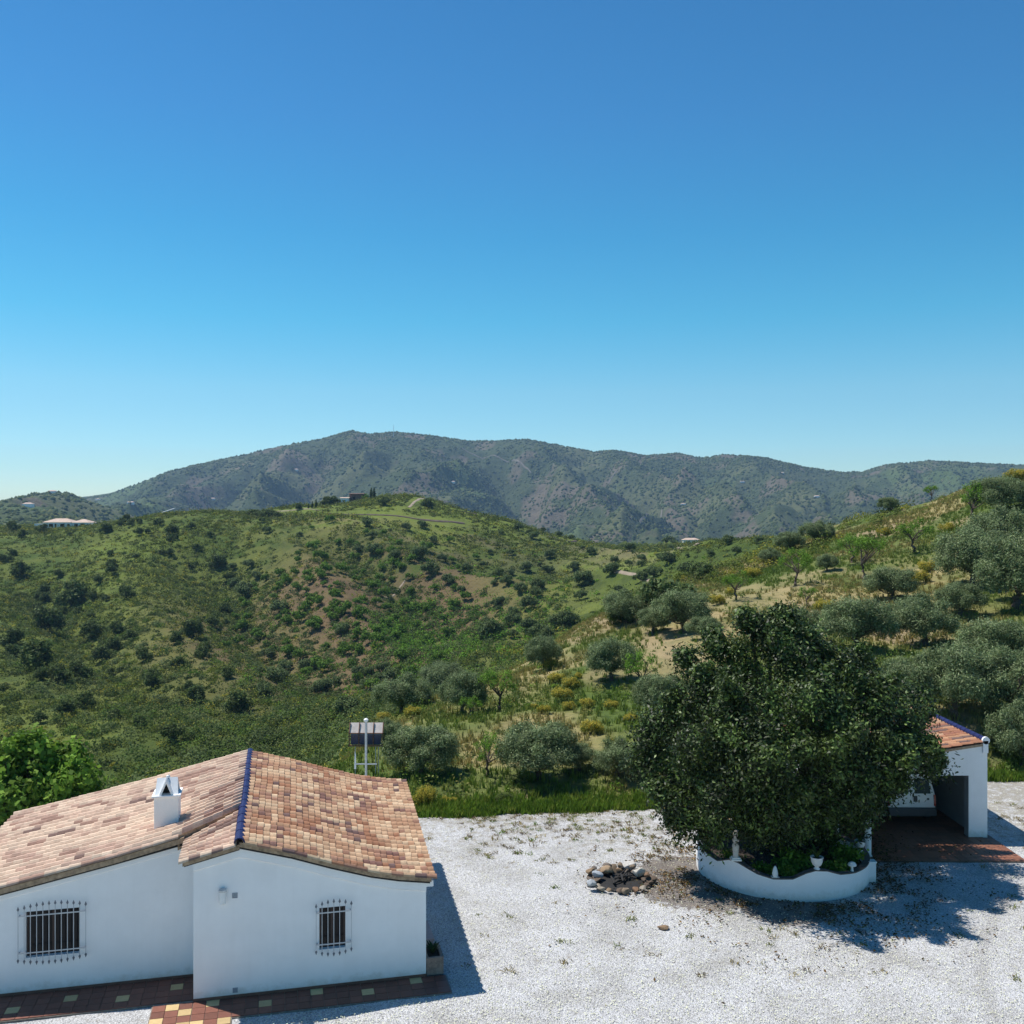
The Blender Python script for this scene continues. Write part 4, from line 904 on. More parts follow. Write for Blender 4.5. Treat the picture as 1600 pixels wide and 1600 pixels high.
tiles(ct_, S_car, 25, 15, random.Random(9), [(0.55, 0.30, 0.17), (0.45, 0.21, 0.12), (0.36, 0.16, 0.10), (0.60, 0.38, 0.24), (0.2, 0.13, 0.11)], [4, 5, 3, 2, 1.5])
croof = ct_.build('roof', M['tile'], cpo)
s2 = MB(); prism(s2, XL - 0.15, XR - 0.12, YF - 0.03, YB + 0.02, 0, lambda x: zc(x) - 0.012)
s2 = MB(); vs = []
for x in (XL - 0.15, XR - 0.122):
    for y in (YF - 0.035, YB + 0.03): vs += [(x, y, zc(x) - 0.095), (x, y, zc(x) - 0.012)]
s2.poly(vs, [(0, 4, 6, 2), (1, 3, 7, 5), (0, 1, 5, 4), (2, 6, 7, 3), (0, 2, 3, 1), (4, 5, 7, 6)]); s2.build('roof_verge', M['mortar'], croof)
br = MB()
for i in range(18):
    y0 = YF + 0.0 + (YB - YF) * i / 18; y1 = YF + (YB - YF) * (i + 1.1) / 18; vs = []
    for (y, rr) in ((y0, 0.105), (y1, 0.095)):
        for k in range(9): an = math.pi * k / 8; vs.append((XR - 0.06 - math.cos(an) * rr, y, zc(XR) + 0.07 + math.sin(an) * rr))
    br.poly(vs, [(k, k + 1, 10 + k, 9 + k) for k in range(8)])
br.build('ridge_cap', M['blue'], croof)
en = MB(); en.tube([(XR - 0.06, YF - 0.05, zc(XR) + 0.07), (XR - 0.06, YF + 0.03, zc(XR) + 0.07)], 0.125, 14); en.box(XR - 0.165, XR + 0.012, YF - 0.05, YF - 0.002, zc(XR) - 0.35, zc(XR) + 0.06)
en.build('ridge_end', M['plaster'], croof)
# terracotta floor of the drive
fl_ = MB(); prw = random.Random(6)
def rrule(i, j): return (0.27, 0.115, 0.065)
ts_ = 0.30
paving(9.6, 16.2, 30.9, 33.0, rrule, mb=fl_); paving(9.6, 15.9, 33.0, 39.0, rrule, mb=fl_)
dr = fl_.build('paved_drive', M['paving'], None, merge=False); tag(dr, kind='structure')
fb = MB(); fb.box(9.58, 16.22, 30.88, 39.02, -0.03, 0.006); fb.build('drive_bed', simple('drive_mortar', (0.17, 0.11, 0.08), 0.9, var=0.3, scale=8), dr)

van = empty('white_van', (14.05, 34.5, 0.025), RAD(-1)); tag(van, 'small white van parked under the carport with its rear doors towards the camera', 'van')
# side profile (y forward from the rear, z up)
prof = [(0.0, 0.42), (-0.02, 0.75), (0.02, 1.05), (0.14, 1.70), (0.26, 1.79), (1.2, 1.84), (2.3, 1.80), (2.55, 1.72), (3.15, 1.14), (3.30, 1.06), (3.92, 0.90), (4.02, 0.70), (4.02, 0.35), (3.75, 0.28), (0.15, 0.28)]
def half_w(z): return interp(z, [0.28, 0.5, 1.05, 1.72, 1.84], [0.80, 0.83, 0.82, 0.70, 0.60])
bm = bmesh.new(); rings = []
for sx in (-1, 1): rings.append([bm.verts.new((sx * half_w(z), y, z)) for y, z in prof])
for k in range(len(prof)):
    a, b = rings[0][k], rings[0][(k + 1) % len(prof)]; c, d = rings[1][(k + 1) % len(prof)], rings[1][k]; bm.faces.new((a, b, c, d))
def cap_side(ring):
    f = bm.faces.new(ring); return f
cap_side(rings[0][::-1]); cap_side(rings[1]); bmesh.ops.triangulate(bm, faces=[f for f in bm.faces if len(f.verts) > 4]); bmesh.ops.recalc_face_normals(bm, faces=bm.faces)
me = bpy.data.meshes.new('body'); bm.to_mesh(me); bm.free()
body = link_mesh('body', me, M['van_white'], van); bv = body.modifiers.new('bevel', 'BEVEL'); bv.width = 0.045; bv.segments = 3; bv.limit_method = 'ANGLE'; bv.angle_limit = RAD(28)
def rear_y(z): return interp(z, [0.42, 0.75, 1.05, 1.70], [0.0, -0.02, 0.02, 0.14])
def rear_panel(x0, x1, z0, z1, off, name, mat, par, k0=0.0, bev=0.012):
    mb = MB(); zs = np.linspace(z0, z1, 6)
    for a, b in zip(zs[:-1], zs[1:]):
        ya, yb = rear_y(a) - off, rear_y(b) - off; ia = k0 * (a - z0); ib = k0 * (b - z0); sx = 1 if x1 > 0 else -1
        xa0, xa1, xb0, xb1 = x0, x1, x0, x1
        if sx > 0: xa1 -= ia; xb1 -= ib
        else: xa0 += ia; xb0 += ib
        mb.poly([(xa0, ya, a), (xa1, ya, a), (xb1, yb, b), (xb0, yb, b), (xa0, ya + 0.03, a), (xa1, ya + 0.03, a), (xb1, yb + 0.03, b), (xb0, yb + 0.03, b)], [(0, 1, 2, 3), (4, 7, 6, 5), (0, 4, 5, 1), (3, 2, 6, 7), (0, 3, 7, 4), (1, 5, 6, 2)])
    return mb.build(name, mat, par)
for sx in (-1, 1):
    a, b = sorted((sx * 0.03, sx * 0.765)); dd = rear_panel(a, b, 0.62, 1.66, 0.012, 'rear_door', M['van_white'], van, 0.10)
    a, b = sorted((sx * 0.11, sx * 0.66)); rear_panel(a, b, 1.08, 1.58, 0.020, 'rear_window', M['glass'], dd, 0.09)
for x0, x1, z0, z1, nm, mt in ((0.05, 0.19, 0.80, 1.0, 'door_handle', M['bumper']), (0.52, 0.60, 0.86, 0.93, 'emblem', M['bumper'])):
    rear_panel(x0, x1, z0, z1, 0.02, nm, mt, van)
rear_panel(-0.35, -0.08, 0.66, 0.78, 0.02, 'number_plate', M['white_paint'], van)
for sx in (-1, 1): a, b = sorted((sx * 0.76, sx * 0.83)); rear_panel(a, b, 0.66, 1.04, 0.02, 'tail_light', M['redlamp'], van)
b = MB(); b.box(-0.84, 0.84, -0.11, 0.10, 0.30, 0.60); b.build('rear_bumper', M['bumper'], van, bevel=0.04)
b = MB(); b.box(-0.845, -0.80, 0.1, 3.9, 0.32, 0.52); b.box(0.80, 0.845, 0.1, 3.9, 0.32, 0.52); b.build('side_cladding', M['bumper'], van, bevel=0.012)
b = MB(); b.box(-0.82, 0.82, 3.9, 4.07, 0.32, 0.58); b.build('front_bumper', M['bumper'], van, bevel=0.03)
for sx in (-1, 1):
    for (y0, y1) in ((0.35, 1.15), (1.55, 2.35)):
        mb = MB(); zs = (1.10, 1.58)
        v = []
        for z in zs:
            for y in (y0 + (0.08 if z > 1.3 else 0), y1 - (0.02 if z > 1.3 else 0)):
                for o in (-0.01, 0.014): v.append((sx * (half_w(z) + o), y, z))
        mb.poly(v, [(0, 2, 6, 4), (1, 5, 7, 3), (0, 1, 3, 2), (4, 6, 7, 5), (0, 4, 5, 1), (2, 3, 7, 6)]); mb.build('side_window', M['glass'], van)
ws = MB(); ws.poly([(-0.62, 3.17, 1.17), (0.62, 3.17, 1.17), (0.58, 2.60, 1.71), (-0.58, 2.60, 1.71)], [(0, 1, 2, 3)]); wso = ws.build('windscreen', M['glass'], van); wso.location = (0, 0.02, 0.02)
for sx in (-1, 1):
    for y in (0.72, 3.28):
        m = MB()
        prf = [(0.17, -0.085), (0.27, -0.095), (0.305, -0.07), (0.31, 0.07), (0.27, 0.095), (0.17, 0.085)]
        vs = []; nS = 28
        for (rr, xx) in prf:
            for k in range(nS): an = 2 * math.pi * k / nS; vs.append((xx, rr * math.cos(an), rr * math.sin(an)))
        m.poly(vs, [(i * nS + k, i * nS + (k + 1) % nS, (i + 1) * nS + (k + 1) % nS, (i + 1) * nS + k) for i in range(5) for k in range(nS)])
        wh = m.build('wheel', M['rubber'], van, smooth=True); wh.location = (sx * 0.765, y, 0.312)
        m = MB(); vs = []
        for (rr, xx) in ((0.0, 0.075), (0.05, 0.085), (0.07, 0.065), (0.15, 0.07), (0.175, 0.088)):
            for k in range(nS): an = 2 * math.pi * k / nS; vs.append((sx * xx, rr * math.cos(an), rr * math.sin(an)))
        m.poly(vs, [(i * nS + k, i * nS + (k + 1) % nS, (i + 1) * nS + (k + 1) % nS, (i + 1) * nS + k) for i in range(4) for k in range(nS)])
        for k in range(6): an = k * math.pi / 3; m.box(-0.004, 0.004, -0.02, 0.02, -0.03, 0.03, M=__import__('mathutils').Matrix.Translation((sx * 0.078, 0.11 * math.cos(an), 0.11 * math.sin(an))))
        m.build('rim', M['rim'], wh)
        arch = MB(); vs = []
        for rr in (0.335, 0.375):
            for k in range(15): an = math.pi * (k / 14) ; vs.append((sx * 0.012, rr * math.cos(an), rr * math.sin(an)))
        for rr in (0.375, 0.335):
            for k in range(15): an = math.pi * (k / 14); vs.append((sx * -0.03, rr * math.cos(an), rr * math.sin(an)))
        arch.poly(vs, [(i * 15 + k, i * 15 + k + 1, (i + 1) * 15 + k + 1, (i + 1) * 15 + k) for i in range(3) for k in range(14)])
        ao = arch.build('wheel_arch', M['bumper'], van); ao.location = (sx * 0.835, y, 0.312)

# ---------------------------------------------------------------- fire pit
fp = G(968, 1378); stone_pal = [(0.26, 0.20, 0.14), (0.30, 0.21, 0.13), (0.20, 0.165, 0.135), (0.15, 0.11, 0.08), (0.38, 0.33, 0.26), (0.27, 0.165, 0.10)]
def rock_mesh(name, rx, ry, rz, seed, col):
    bm = bmesh.new(); bmesh.ops.create_icosphere(bm, subdivisions=3, radius=1); rr = random.Random(seed)
    pl = [Vector((rr.gauss(0, 1), rr.gauss(0, 1), rr.gauss(0, 1))).normalized() for _ in range(11)]; ds = [rr.uniform(0.55, 0.9) for _ in pl]
    for v in bm.verts:
        for p, d in zip(pl, ds):
            e = v.co.dot(p) - d
            if e > 0: v.co -= p * e * 0.92
        v.co.x *= rx; v.co.y *= ry; v.co.z *= rz
    me = bpy.data.meshes.new(name); bm.to_mesh(me); bm.free()
    a = me.attributes.new('col', 'FLOAT_COLOR', 'FACE'); a.data.foreach_set('color', np.tile(np.array([*col, 1], np.float32), (len(me.polygons), 1)).ravel())
    for p in me.polygons: p.use_smooth = True
    if hasattr(me, 'set_sharp_from_angle'): me.set_sharp_from_angle(angle=RAD(28))
    return me
rp = random.Random(21); k = 0
for ringi, (rad, cnt, zz) in enumerate(((0.90, 22, 0.07), (0.72, 17, 0.10), (0.84, 13, 0.23))):
    for i in range(cnt):
        a = 2 * math.pi * (i + rp.uniform(-.25, .25)) / cnt; s = rp.uniform(0.10, 0.17) * (1.1 if ringi == 0 else 0.9)
        if ringi == 2 and (rp.random() < 0.2 or math.sin(a) < -0.15): continue
        if ringi == 1 and math.sin(a) < -0.35: continue
        if math.sin(a) < -0.2: s *= 0.82
        rad_ = rad + rp.uniform(-.06, .06); col = rp.choice(stone_pal); lab = 'rough brown stone in the ring of the fire pit'; g_ = 'stones ringing the fire pit'; grp = 'stones ringing the fire pit'
        me = rock_mesh('pit_stone', s * rp.uniform(0.9, 1.4), s * rp.uniform(.8, 1.1), s * rp.uniform(.42, .7), k, col); k += 1
        o = link_mesh('pit_stone', me, M['stone'], None, (fp.x + rad_ * math.cos(a), fp.y + rad_ * 0.95 * math.sin(a), zz)); o.rotation_euler = (rp.uniform(-.3, .3), rp.uniform(-.3, .3), a + rp.uniform(-.5, .5))
        tag(o, lab, 'stone', grp)
for (px, py, s, col, lab) in ((933, 1368, .17, (.42, .46, .50), 'round blue grey boulder, larger of the two on the left of the fire pit'), (925, 1381, .15, (.46, .49, .51), 'smaller round grey boulder at the left edge of the fire pit'),
                              (983, 1353, .20, (.66, .63, .58), 'white rounded boulder at the back of the fire pit'), (998, 1364, .19, (.62, .58, .50), 'cream boulder at the right of the fire pit'), (948, 1361, .20, (.42, .30, .19), 'flat tan slab leaning on the upper left of the fire pit')):
    q = G(px, py, 0.17); me = rock_mesh('boulder', s * 1.15, s * 0.9, s * 0.75, k, col); k += 1
    o = link_mesh('boulder', me, M['stone'], None, (q.x, q.y, 0.20)); tag(o, lab, 'boulder', 'pale boulders on the fire pit')
ash = MB(); ash.lathe([(0.0, 0.03), (0.5, 0.035), (0.75, 0.012)], 30); o = ash.build('ash_bed', M['dark'], None); o.location = (fp.x, fp.y, 0.0); tag(o, kind='stuff', label='black ash and charcoal inside the fire pit', cat='ash')
lg = random.Random(4)
for i in range(9):
    m = MB(); a = lg.uniform(0, 3.14); L = lg.uniform(.18, .34); x = lg.uniform(-.35, .35); y = lg.uniform(-.3, .3); z = 0.09 + 0.03 * (i % 3)
    m.tube([(-L * math.cos(a), -L * math.sin(a), -0.02), (0, 0, 0.02), (L * math.cos(a), L * math.sin(a), lg.uniform(0, .09))], [0.028, 0.035, 0.022], 7)
    o = m.build('charred_log', simple('charcoal', (0.02, 0.018, 0.016), 0.9, var=0.5, scale=20) if i == 0 else bpy.data.materials['charcoal'], None); o.location = (fp.x + x, fp.y + y, z); tag(o, 'charred black log lying in the middle of the fire pit', 'log', 'charred logs in the fire pit')
q = G(1037, 1451); o = link_mesh('stone', rock_mesh('stone', 0.2, 0.11, 0.07, 999, (0.30, 0.20, 0.12)), M['stone'], None, (q.x, q.y, 0.03)); tag(o, 'lone flat brown stone on the gravel right of the fire pit', 'stone')

# ---------------------------------------------------------------- garden boxes beside the house
def hl(x, y, z=0): c, s = math.cos(HR), math.sin(HR); return Vector((HO.x + x * c - y * s, HO.y + x * s + y * c, z))
def gbox(x0, x1, y0, y1, h, mat, name, lab, cat, plant):
    e = empty(name, hl((x0 + x1) / 2, (y0 + y1) / 2), HR); tag(e, lab, cat); w = (x1 - x0) / 2; d = (y1 - y0) / 2; t = 0.06; m = MB()
    m.box(-w, w, -d, -d + t, 0, h); m.box(-w, w, d - t, d, 0, h); m.box(-w, -w + t, -d + t, d - t, 0, h); m.box(w - t, w, -d + t, d - t, 0, h)
    m.build('trough', mat, e, bevel=0.01); m = MB(); m.box(-w + t, w - t, -d + t, d - t, 0.02, h - 0.06); m.build('potting_soil', M['soil'], e)
    if plant: leafplant(e, (0, 0, h - 0.08), 0.4, 40, 8, [(0.05, 0.09, 0.03), (0.03, 0.06, 0.02)])
gbox(5.27, 5.68, 0.05, 0.85, 0.42, M['planterbrick'], 'brick_trough', 'brown brick planting trough with a dark plant at the house corner', 'planter', True)
m = MB(); m.box(-0.17, 0.17, -0.55, 0.55, 0.30, 0.37); m.box(-0.15, 0.15, -0.5, -0.42, 0, 0.30); m.box(-0.15, 0.15, 0.42, 0.5, 0, 0.30)
bn = m.build('stone_bench', simple('pinkish_stone', (0.34, 0.27, 0.26), 0.8, var=0.15), None, bevel=0.01); bn.location = hl(5.47, 1.75); bn.rotation_euler = (0, 0, HR); tag(bn, 'low pinkish stone bench against the shaded right side of the house', 'bench')

# ---------------------------------------------------------------- antenna mast and solar frame behind the house
mp = W(572, 1215, 35.6); zb_ = h1(mp.x, mp.y); mast = empty('antenna_mast', (mp.x, mp.y, zb_)); tag(mast, 'pale grey steel pole with crossarm standing behind the roof', 'mast')
zt_ = W(572, 1128, 35.6).z - zb_; zc_ = W(572, 1193, 35.6).z - zb_
m = MB(); m.tube([(0, 0, -0.3), (0, 0, zt_)], 0.046, 12); m.build('pole', M['galv'], mast, smooth=True)
m = MB(); m.lathe([(0.045, 0), (0.085, 0.03), (0.085, 0.09), (0.04, 0.13), (0, 0.13)], 14, (0, 0, zt_)); m.build('pole_cap', M['white_paint'], mast, smooth=True)
m = MB(); m.box(-0.36, 0.40, -0.075, -0.056, zc_ - 0.02, zc_ + 0.02); m.build('crossarm', M['galv'], mast)
m = MB(); m.poly([(-0.42, -0.07, zc_ - 0.18), (-0.35, -0.07, zc_ - 0.18), (-0.36, -0.07, zc_ + 0.33), (-0.40, -0.07, zc_ + 0.46), (-0.42, -0.04, zc_ - 0.18), (-0.35, -0.04, zc_ - 0.18), (-0.36, -0.04, zc_ + 0.33), (-0.40, -0.04, zc_ + 0.46)],
                 [(0, 1, 2, 3), (4, 7, 6, 5), (0, 4, 5, 1), (1, 5, 6, 2), (2, 6, 7, 3), (3, 7, 4, 0)]); m.build('antenna', M['white_paint'], mast)
sp = W(572, 1150, 41); zg = h1(sp.x, sp.y); sf = empty('solar_frame', (sp.x, sp.y, zg)); tag(sf, 'rusty steel stand with a tilted solar panel behind the antenna mast', 'solar panel')
zt_ = W(0, 1131, 41).z - zg; zm_ = W(0, 1145, 41).z - zg; zb_ = W(0, 1165, 41).z - zg
wv = 0.70
m = MB(); m.poly([(-wv, 0.25, zt_), (wv, 0.25, zt_), (wv, 0.0, zm_), (-wv, 0.0, zm_), (-wv, 0.30, zt_ - 0.03), (wv, 0.30, zt_ - 0.03), (wv, 0.05, zm_ - 0.03), (-wv, 0.05, zm_ - 0.03)], [(0, 1, 2, 3), (4, 7, 6, 5), (0, 4, 5, 1), (3, 2, 6, 7), (0, 3, 7, 4), (1, 5, 6, 2)]); m.build('panel_back', M['panelback'], sf)
m = MB(); m.box(-wv + 0.06, wv - 0.06, 0.0, 0.035, zb_ + 0.04, zm_ - 0.06); m.build('panel', M['navy'], sf)
m = MB()
for x in (-wv, -0.30, 0.30, wv): m.tube([(x, -0.02, zb_), (x, -0.02, zm_), (x, 0.22, zt_ + 0.02)], 0.022, 6)
m.box(-wv - 0.02, wv + 0.02, -0.045, -0.005, zb_ - 0.03, zb_ + 0.03); m.box(-wv, wv, -0.04, 0.0, zm_ - 0.045, zm_ - 0.005)
m.build('frame', M['rust'], sf)
for x in (-0.45, 0.40, 0.52):
    m = MB(); m.tube([(x, 0, zb_), (x, 0.0, -0.3)], 0.02, 6); m.build('leg', M['galv'], sf)
#PART3
# ---------------------------------------------------------------- trees of the near slope, one by one
rz_ = random.Random(12)
cnt = {}
def put(protos, px, py, wpx, name, label, cat, group=None, k=None, sz=1.0, sink=0.1, D1=170, D0=40, parts=True):
    p = hit(px, py, D0, D1, 260); i = cnt.get(name, 0); cnt[name] = i + 1
    pr = protos[(i if k is None else k) % len(protos)]; sc = wpx * (1.14 if name == 'olive_tree' else 1.0) / FPX * p.y / pr.size
    if name == 'broom_bush': sc *= 1.12
    if name.startswith('far_'): sc *= min(1.12, math.exp(rz_.gauss(-.06, .24)))
    return pr.place(name, (p.x, p.y, p.z - sink * sc), sc, rz_.uniform(0, 6.28), label, cat, group, parts, sz=sc * sz)
G1 = 'olive trees on the near slope'
for (px, py, w, lab, sz) in (
    (658, 1210, 122, 'big round grey-green olive right of the antenna mast behind the roof', .85), (842, 1238, 140, 'wide pale olive bush growing at the back edge of the gravel in mid picture', .85),
    (965, 1232, 88, 'small olive bush at the gravel edge close to the left side of the dark tree', .9), (850, 1048, 62, 'small olive on the crest of the spur beside yellow brooms', 1.15),
    (955, 1066, 88, 'olive with dark forked trunk above the yellow broom patch', 1.0), (1068, 988, 105, 'lone olive on the bare tan bank with its shadow on the path', .85),
    (978, 975, 78, 'rounded olive at the far lip of the spur above a bright green bush', .9), (1020, 990, 60, 'dense olive between the lip olive and the bank olive', .9),
    (1040, 1215, 105, 'olive right behind the left flank of the dark planter tree', 1.2), (1030, 1120, 90, 'grey olive above and left of the dark planter tree', 1.0),
    (628, 1118, 95, 'olive on the spur just above the solar panel', .9), (722, 1118, 82, 'grey-green olive on the spur left of a bright green almond', 1.1),
    (690, 1082, 80, 'olive at the top of the spur where it drops to the valley', .8), (1340, 1018, 120, 'olive behind the top of the dark planter tree', .95),
    (1445, 1010, 115, 'olive above the carport roof, left of two', .95), (1500, 965, 80, 'olive below the stony patch on the right slope', .9),
    (1520, 915, 130, 'large grey-green olive halfway up the right slope', .95), (1590, 950, 150, 'large dark olive at the right edge halfway up the slope', 1.05),
    (1570, 872, 120, 'olive high on the right slope near the picture edge', .9), (1490, 1125, 150, 'big pale olive behind the carport roof', 1.0),
    (1580, 1120, 140, 'big olive at the right edge behind the carport', 1.05), (1560, 1050, 130, 'olive uphill of the carport at the right', .85), (1600, 1200, 110, 'dark olive at the right edge beside the gravel', 1.2),
    (1420, 1120, 110, 'olive peeping out between the dark tree and the carport ridge', 1.1), (1250, 1010, 90, 'olive showing above the crown of the dark planter tree', .9),
    (1560, 805, 90, 'dark olive on the skyline at the far right', .9), (1275, 848, 58, 'dark round olive on the distant lip of the right slope', .8), (1235, 862, 52, 'olive lower left of the dark round one on the right slope lip', .8),
    (1292, 893, 36, 'small young olive between two almonds on the right slope', 1.0), (1388, 800, 34, 'small dark olive on the skyline of the right slope', .9), (1205, 880, 40, 'small olive on the left lip of the right slope', .8),
    (1100, 1000, 60, 'low olive behind the bare bank in mid slope', .8), (1130, 1120, 90, 'olive hidden behind the left of the dark planter tree', 1.1), (1395, 940, 90, 'olive just right of a broom patch on the right slope', .8),
    (600, 1160, 60, 'small olive bush behind the solar panel stand', .8), (905, 1205, 70, 'low olive scrub between the wide pale olive and the gravel bush', .8)):
    put(olive, px, py, w, 'olive_tree', lab, 'tree', G1, sz=sz)
for (px, py, w, lab) in ((762, 1216, 66, 'young almond with forked dark trunk behind the gravel edge'), (778, 1112, 66, 'bright green almond on the spur above the gravel'), (735, 1124, 40, 'small bright green almond left of the larger bright one'),
    (1242, 916, 56, 'dark trunked almond on the right slope left of the two'), (1352, 908, 72, 'half bare almond with black branches on the right slope'), (1430, 864, 58, 'almond with leaning trunk standing alone in dry grass'),
    (1520, 818, 62, 'almond below the skyline at the upper right'), (1262, 950, 34, 'tiny almond on the red bank of the right slope'), (1152, 938, 48, 'almond on the stony lip above the bare bank'),
    (1000, 1085, 62, 'small almond beside the stone gully left of the dark tree'), (1455, 780, 26, 'thin almost bare almond on the right skyline'), (1330, 880, 50, 'green almond behind the half bare one')):
    put(almond, px, py, w, 'almond_tree', lab, 'tree', 'almond trees on the near slope')
for (px, py, w, lab) in ((862, 1048, 30, 'broom'), (870, 1068, 26, ''), (890, 1075, 30, ''), (878, 1096, 36, ''), (925, 1148, 34, ''), (902, 1062, 16, ''), (918, 1108, 26, ''), (955, 1108, 22, ''), (888, 1110, 24, ''), (850, 1115, 22, ''), (835, 1108, 14, ''),
    (1398, 920, 52, ''), (1438, 912, 34, ''), (1448, 895, 28, ''), (1479, 832, 26, ''), (1586, 756, 36, ''), (1288, 955, 30, ''), (1380, 838, 22, ''), (1175, 905, 30, ''), (1120, 945, 26, ''), (940, 1195, 24, ''), (1505, 1002, 22, ''), (985, 1130, 22, ''), (1140, 930, 20, ''), (600, 1130, 26, ''), (645, 1120, 26, ''), (1535, 770, 20, '')):
    a = hit(px, py, 40, 170, 200); side = 'on the spur left of the dark planter tree' if px < 1060 else 'on the dry right hand slope'
    put(broom, px, py, w, 'broom_bush', 'yellow flowering broom bush ' + side, 'bush', 'yellow brooms on the spur' if px < 1060 else 'yellow brooms on the right slope', parts=False, sink=.05)
for (px, py, w, lab) in ((662, 1268, 46, 'tall yellow flowering bush just right of the tiled roof'), (640, 1272, 40, 'green weedy bush hugging the right end of the roof'), (968, 975, 50, 'bright green bush under the lip olive on the spur'), (560, 1150, 50, 'low bush left of the solar panel stand'),
    (700, 1262, 34, 'low green bush at the gravel edge near the yellow bush'), (790, 1258, 44, 'low green bush at the gravel edge in the middle'), (1010, 1258, 40, 'low green bush at the gravel edge beside the dark tree'), (1555, 1180, 40, 'low bush on the bank right of the carport'), (1585, 1195, 40, 'low bush at the right edge above the gravel')):
    put(broom if 'yellow' in lab else bush, px, py, w, 'garden_bush', lab, 'bush', parts=False, sink=.05, sz=1.5 if 'tall' in lab else .8, D0=36.5)
fig = Proto('fig', 71, lob(71, 2.2, 2.0, 1.75, 2.1, 12, rl=(.24, .38)), 9, 20, 0.24, 0.19, 0.13, [(0.085, 0.155, 0.026), (0.058, 0.11, 0.02), (0.13, 0.205, 0.04)], [3, 2, 2], (1.0, 0.13, 9, (0, 0), 0.2))
e = fig.place('fig_tree', (-17.2, 35.0, -1.35), 1.18, 0.4, 'bright green leafy tree rising behind the left end of the tiled roof', 'tree')
e = fig.place('fig_tree', (-20.6, 36.5, -1.1), 0.95, 2.4, 'bright green tree cut by the left picture edge behind the roof', 'tree')

# ---------------------------------------------------------------- trees scattered over the far slope
folive = [Proto('far_olive', 110 + i, lob(110 + i, 2.4, 2.3, 1.7, 1.9, 8), 4.5, 11, 0.36, 0.36, 0.19, [(0.085, 0.115, 0.06), (0.055, 0.08, 0.035), (0.12, 0.15, 0.09)], [3, 2, 1.4], inner=.1) for i in range(4)]
falm = [Proto('far_almond', 120 + i, lob(120 + i, 1.6, 1.5, 1.2, 1.5, 6), 6, 9, 0.28, 0.30, 0.18, [(0.085, 0.15, 0.03), (0.06, 0.11, 0.02), (0.11, 0.18, 0.04)], [3, 2, 1], inner=.1) for i in range(3)]
fdark = [Proto('far_dark', 130 + i, lob(130 + i, 2.0, 2.0, 1.6, 1.5, 7), 5, 11, 0.32, 0.34, 0.18, [(0.06, 0.085, 0.035), (0.04, 0.06, 0.022), (0.09, 0.115, 0.055)], [3, 2, 1.4], inner=.1) for i in range(3)]
LB = {'far_olive_tree': ('grey-green olive dotted over the far valley slope', 'olives scattered over the far slope'), 'far_almond_tree': ('small bright green almond on the bare earth of the far slope', 'almonds on the far slope'), 'far_evergreen_tree': ('dark rounded evergreen tree on the grassy far slope', 'dark trees on the far slope')}
def far(protos, px, py, w, name, D0=100, D1=520):
    return put(protos, px, py, w, name, LB[name][0], 'tree', LB[name][1], D0=D0, D1=D1, parts=False, sink=0.25)
manual = [(112, 948, 44), (70, 990, 44), (145, 1000, 38), (203, 1000, 36), (298, 996, 36), (333, 982, 30), (65, 1048, 50), (122, 1064, 36), (236, 1066, 28), (323, 1018, 16), (340, 892, 24), (362, 893, 24), (365, 918, 28), (382, 934, 34), (268, 838, 20), (266, 850, 14),
          (197, 818, 20), (248, 824, 14), (298, 828, 14), (165, 833, 24), (390, 888, 28), (400, 906, 30), (436, 960, 36), (575, 825, 20), (582, 845, 24), (635, 830, 22), (660, 828, 18), (560, 870, 26), (585, 868, 30), (618, 882, 36), (655, 874, 34), (690, 880, 24), (672, 905, 30), (700, 918, 34), (720, 925, 22), (730, 895, 22), (755, 888, 18), (778, 905, 20), (772, 915, 18),
          (640, 1058, 26), (560, 1060, 34), (592, 1068, 30), (535, 992, 30), (828, 955, 26), (865, 865, 14), (895, 895, 18), (955, 898, 24), (1015, 905, 26), (1040, 925, 22), (1045, 912, 20), (960, 880, 16), (925, 868, 16), (1050, 850, 18), (1185, 850, 16), (1110, 872, 14), (1150, 868, 14), (30, 905, 30), (180, 1020, 24), (225, 1035, 26), (160, 1035, 26), (280, 1045, 24), (20, 1010, 30), (270, 1160, 46), (215, 1138, 34), (180, 1125, 24), (100, 1120, 40), (60, 1130, 30), (420, 1030, 30), (480, 1050, 30), (505, 1085, 30), (20, 830, 20), (35, 842, 22), (760, 975, 20), (800, 1000, 20)]
for i, (px, py, w) in enumerate(manual):
    dk = px < 350; far(fdark if dk else folive, px, py, w, 'far_evergreen_tree' if dk else 'far_olive_tree', D0=70)
rs = np.random.default_rng(8); m = 0; tries = 0
while m < 190 and tries < 1500:            # the rest, thinned by distance so that the ground density is even
    tries += 1; px = rs.uniform(0, 1150); py = rs.uniform(815, 1120) if px < 650 else rs.uniform(825, 1050)
    p = hit(px, py, 70, 520, 220)
    if rs.uniform() > (p.y / 400) ** 1.4 + 0.25 or p.y < 75: continue
    grove = abs((px - 560) / 190) < 1 and 850 < py < 1050
    if grove: put(falm, px, py, 3.0 / p.y * FPX * rs.uniform(.8, 1.4), 'far_almond_tree', LB['far_almond_tree'][0], 'tree', LB['far_almond_tree'][1], D0=70, D1=520, parts=False, sink=.2)
    elif px < 380: far(fdark, px, py, 3.2 / p.y * FPX * rs.uniform(.6, 1.2), 'far_evergreen_tree', 70)
    else: far(folive, px, py, 3.8 / p.y * FPX * rs.uniform(.6, 1.2), 'far_olive_tree', 70)
    m += 1
rs = np.random.default_rng(81)
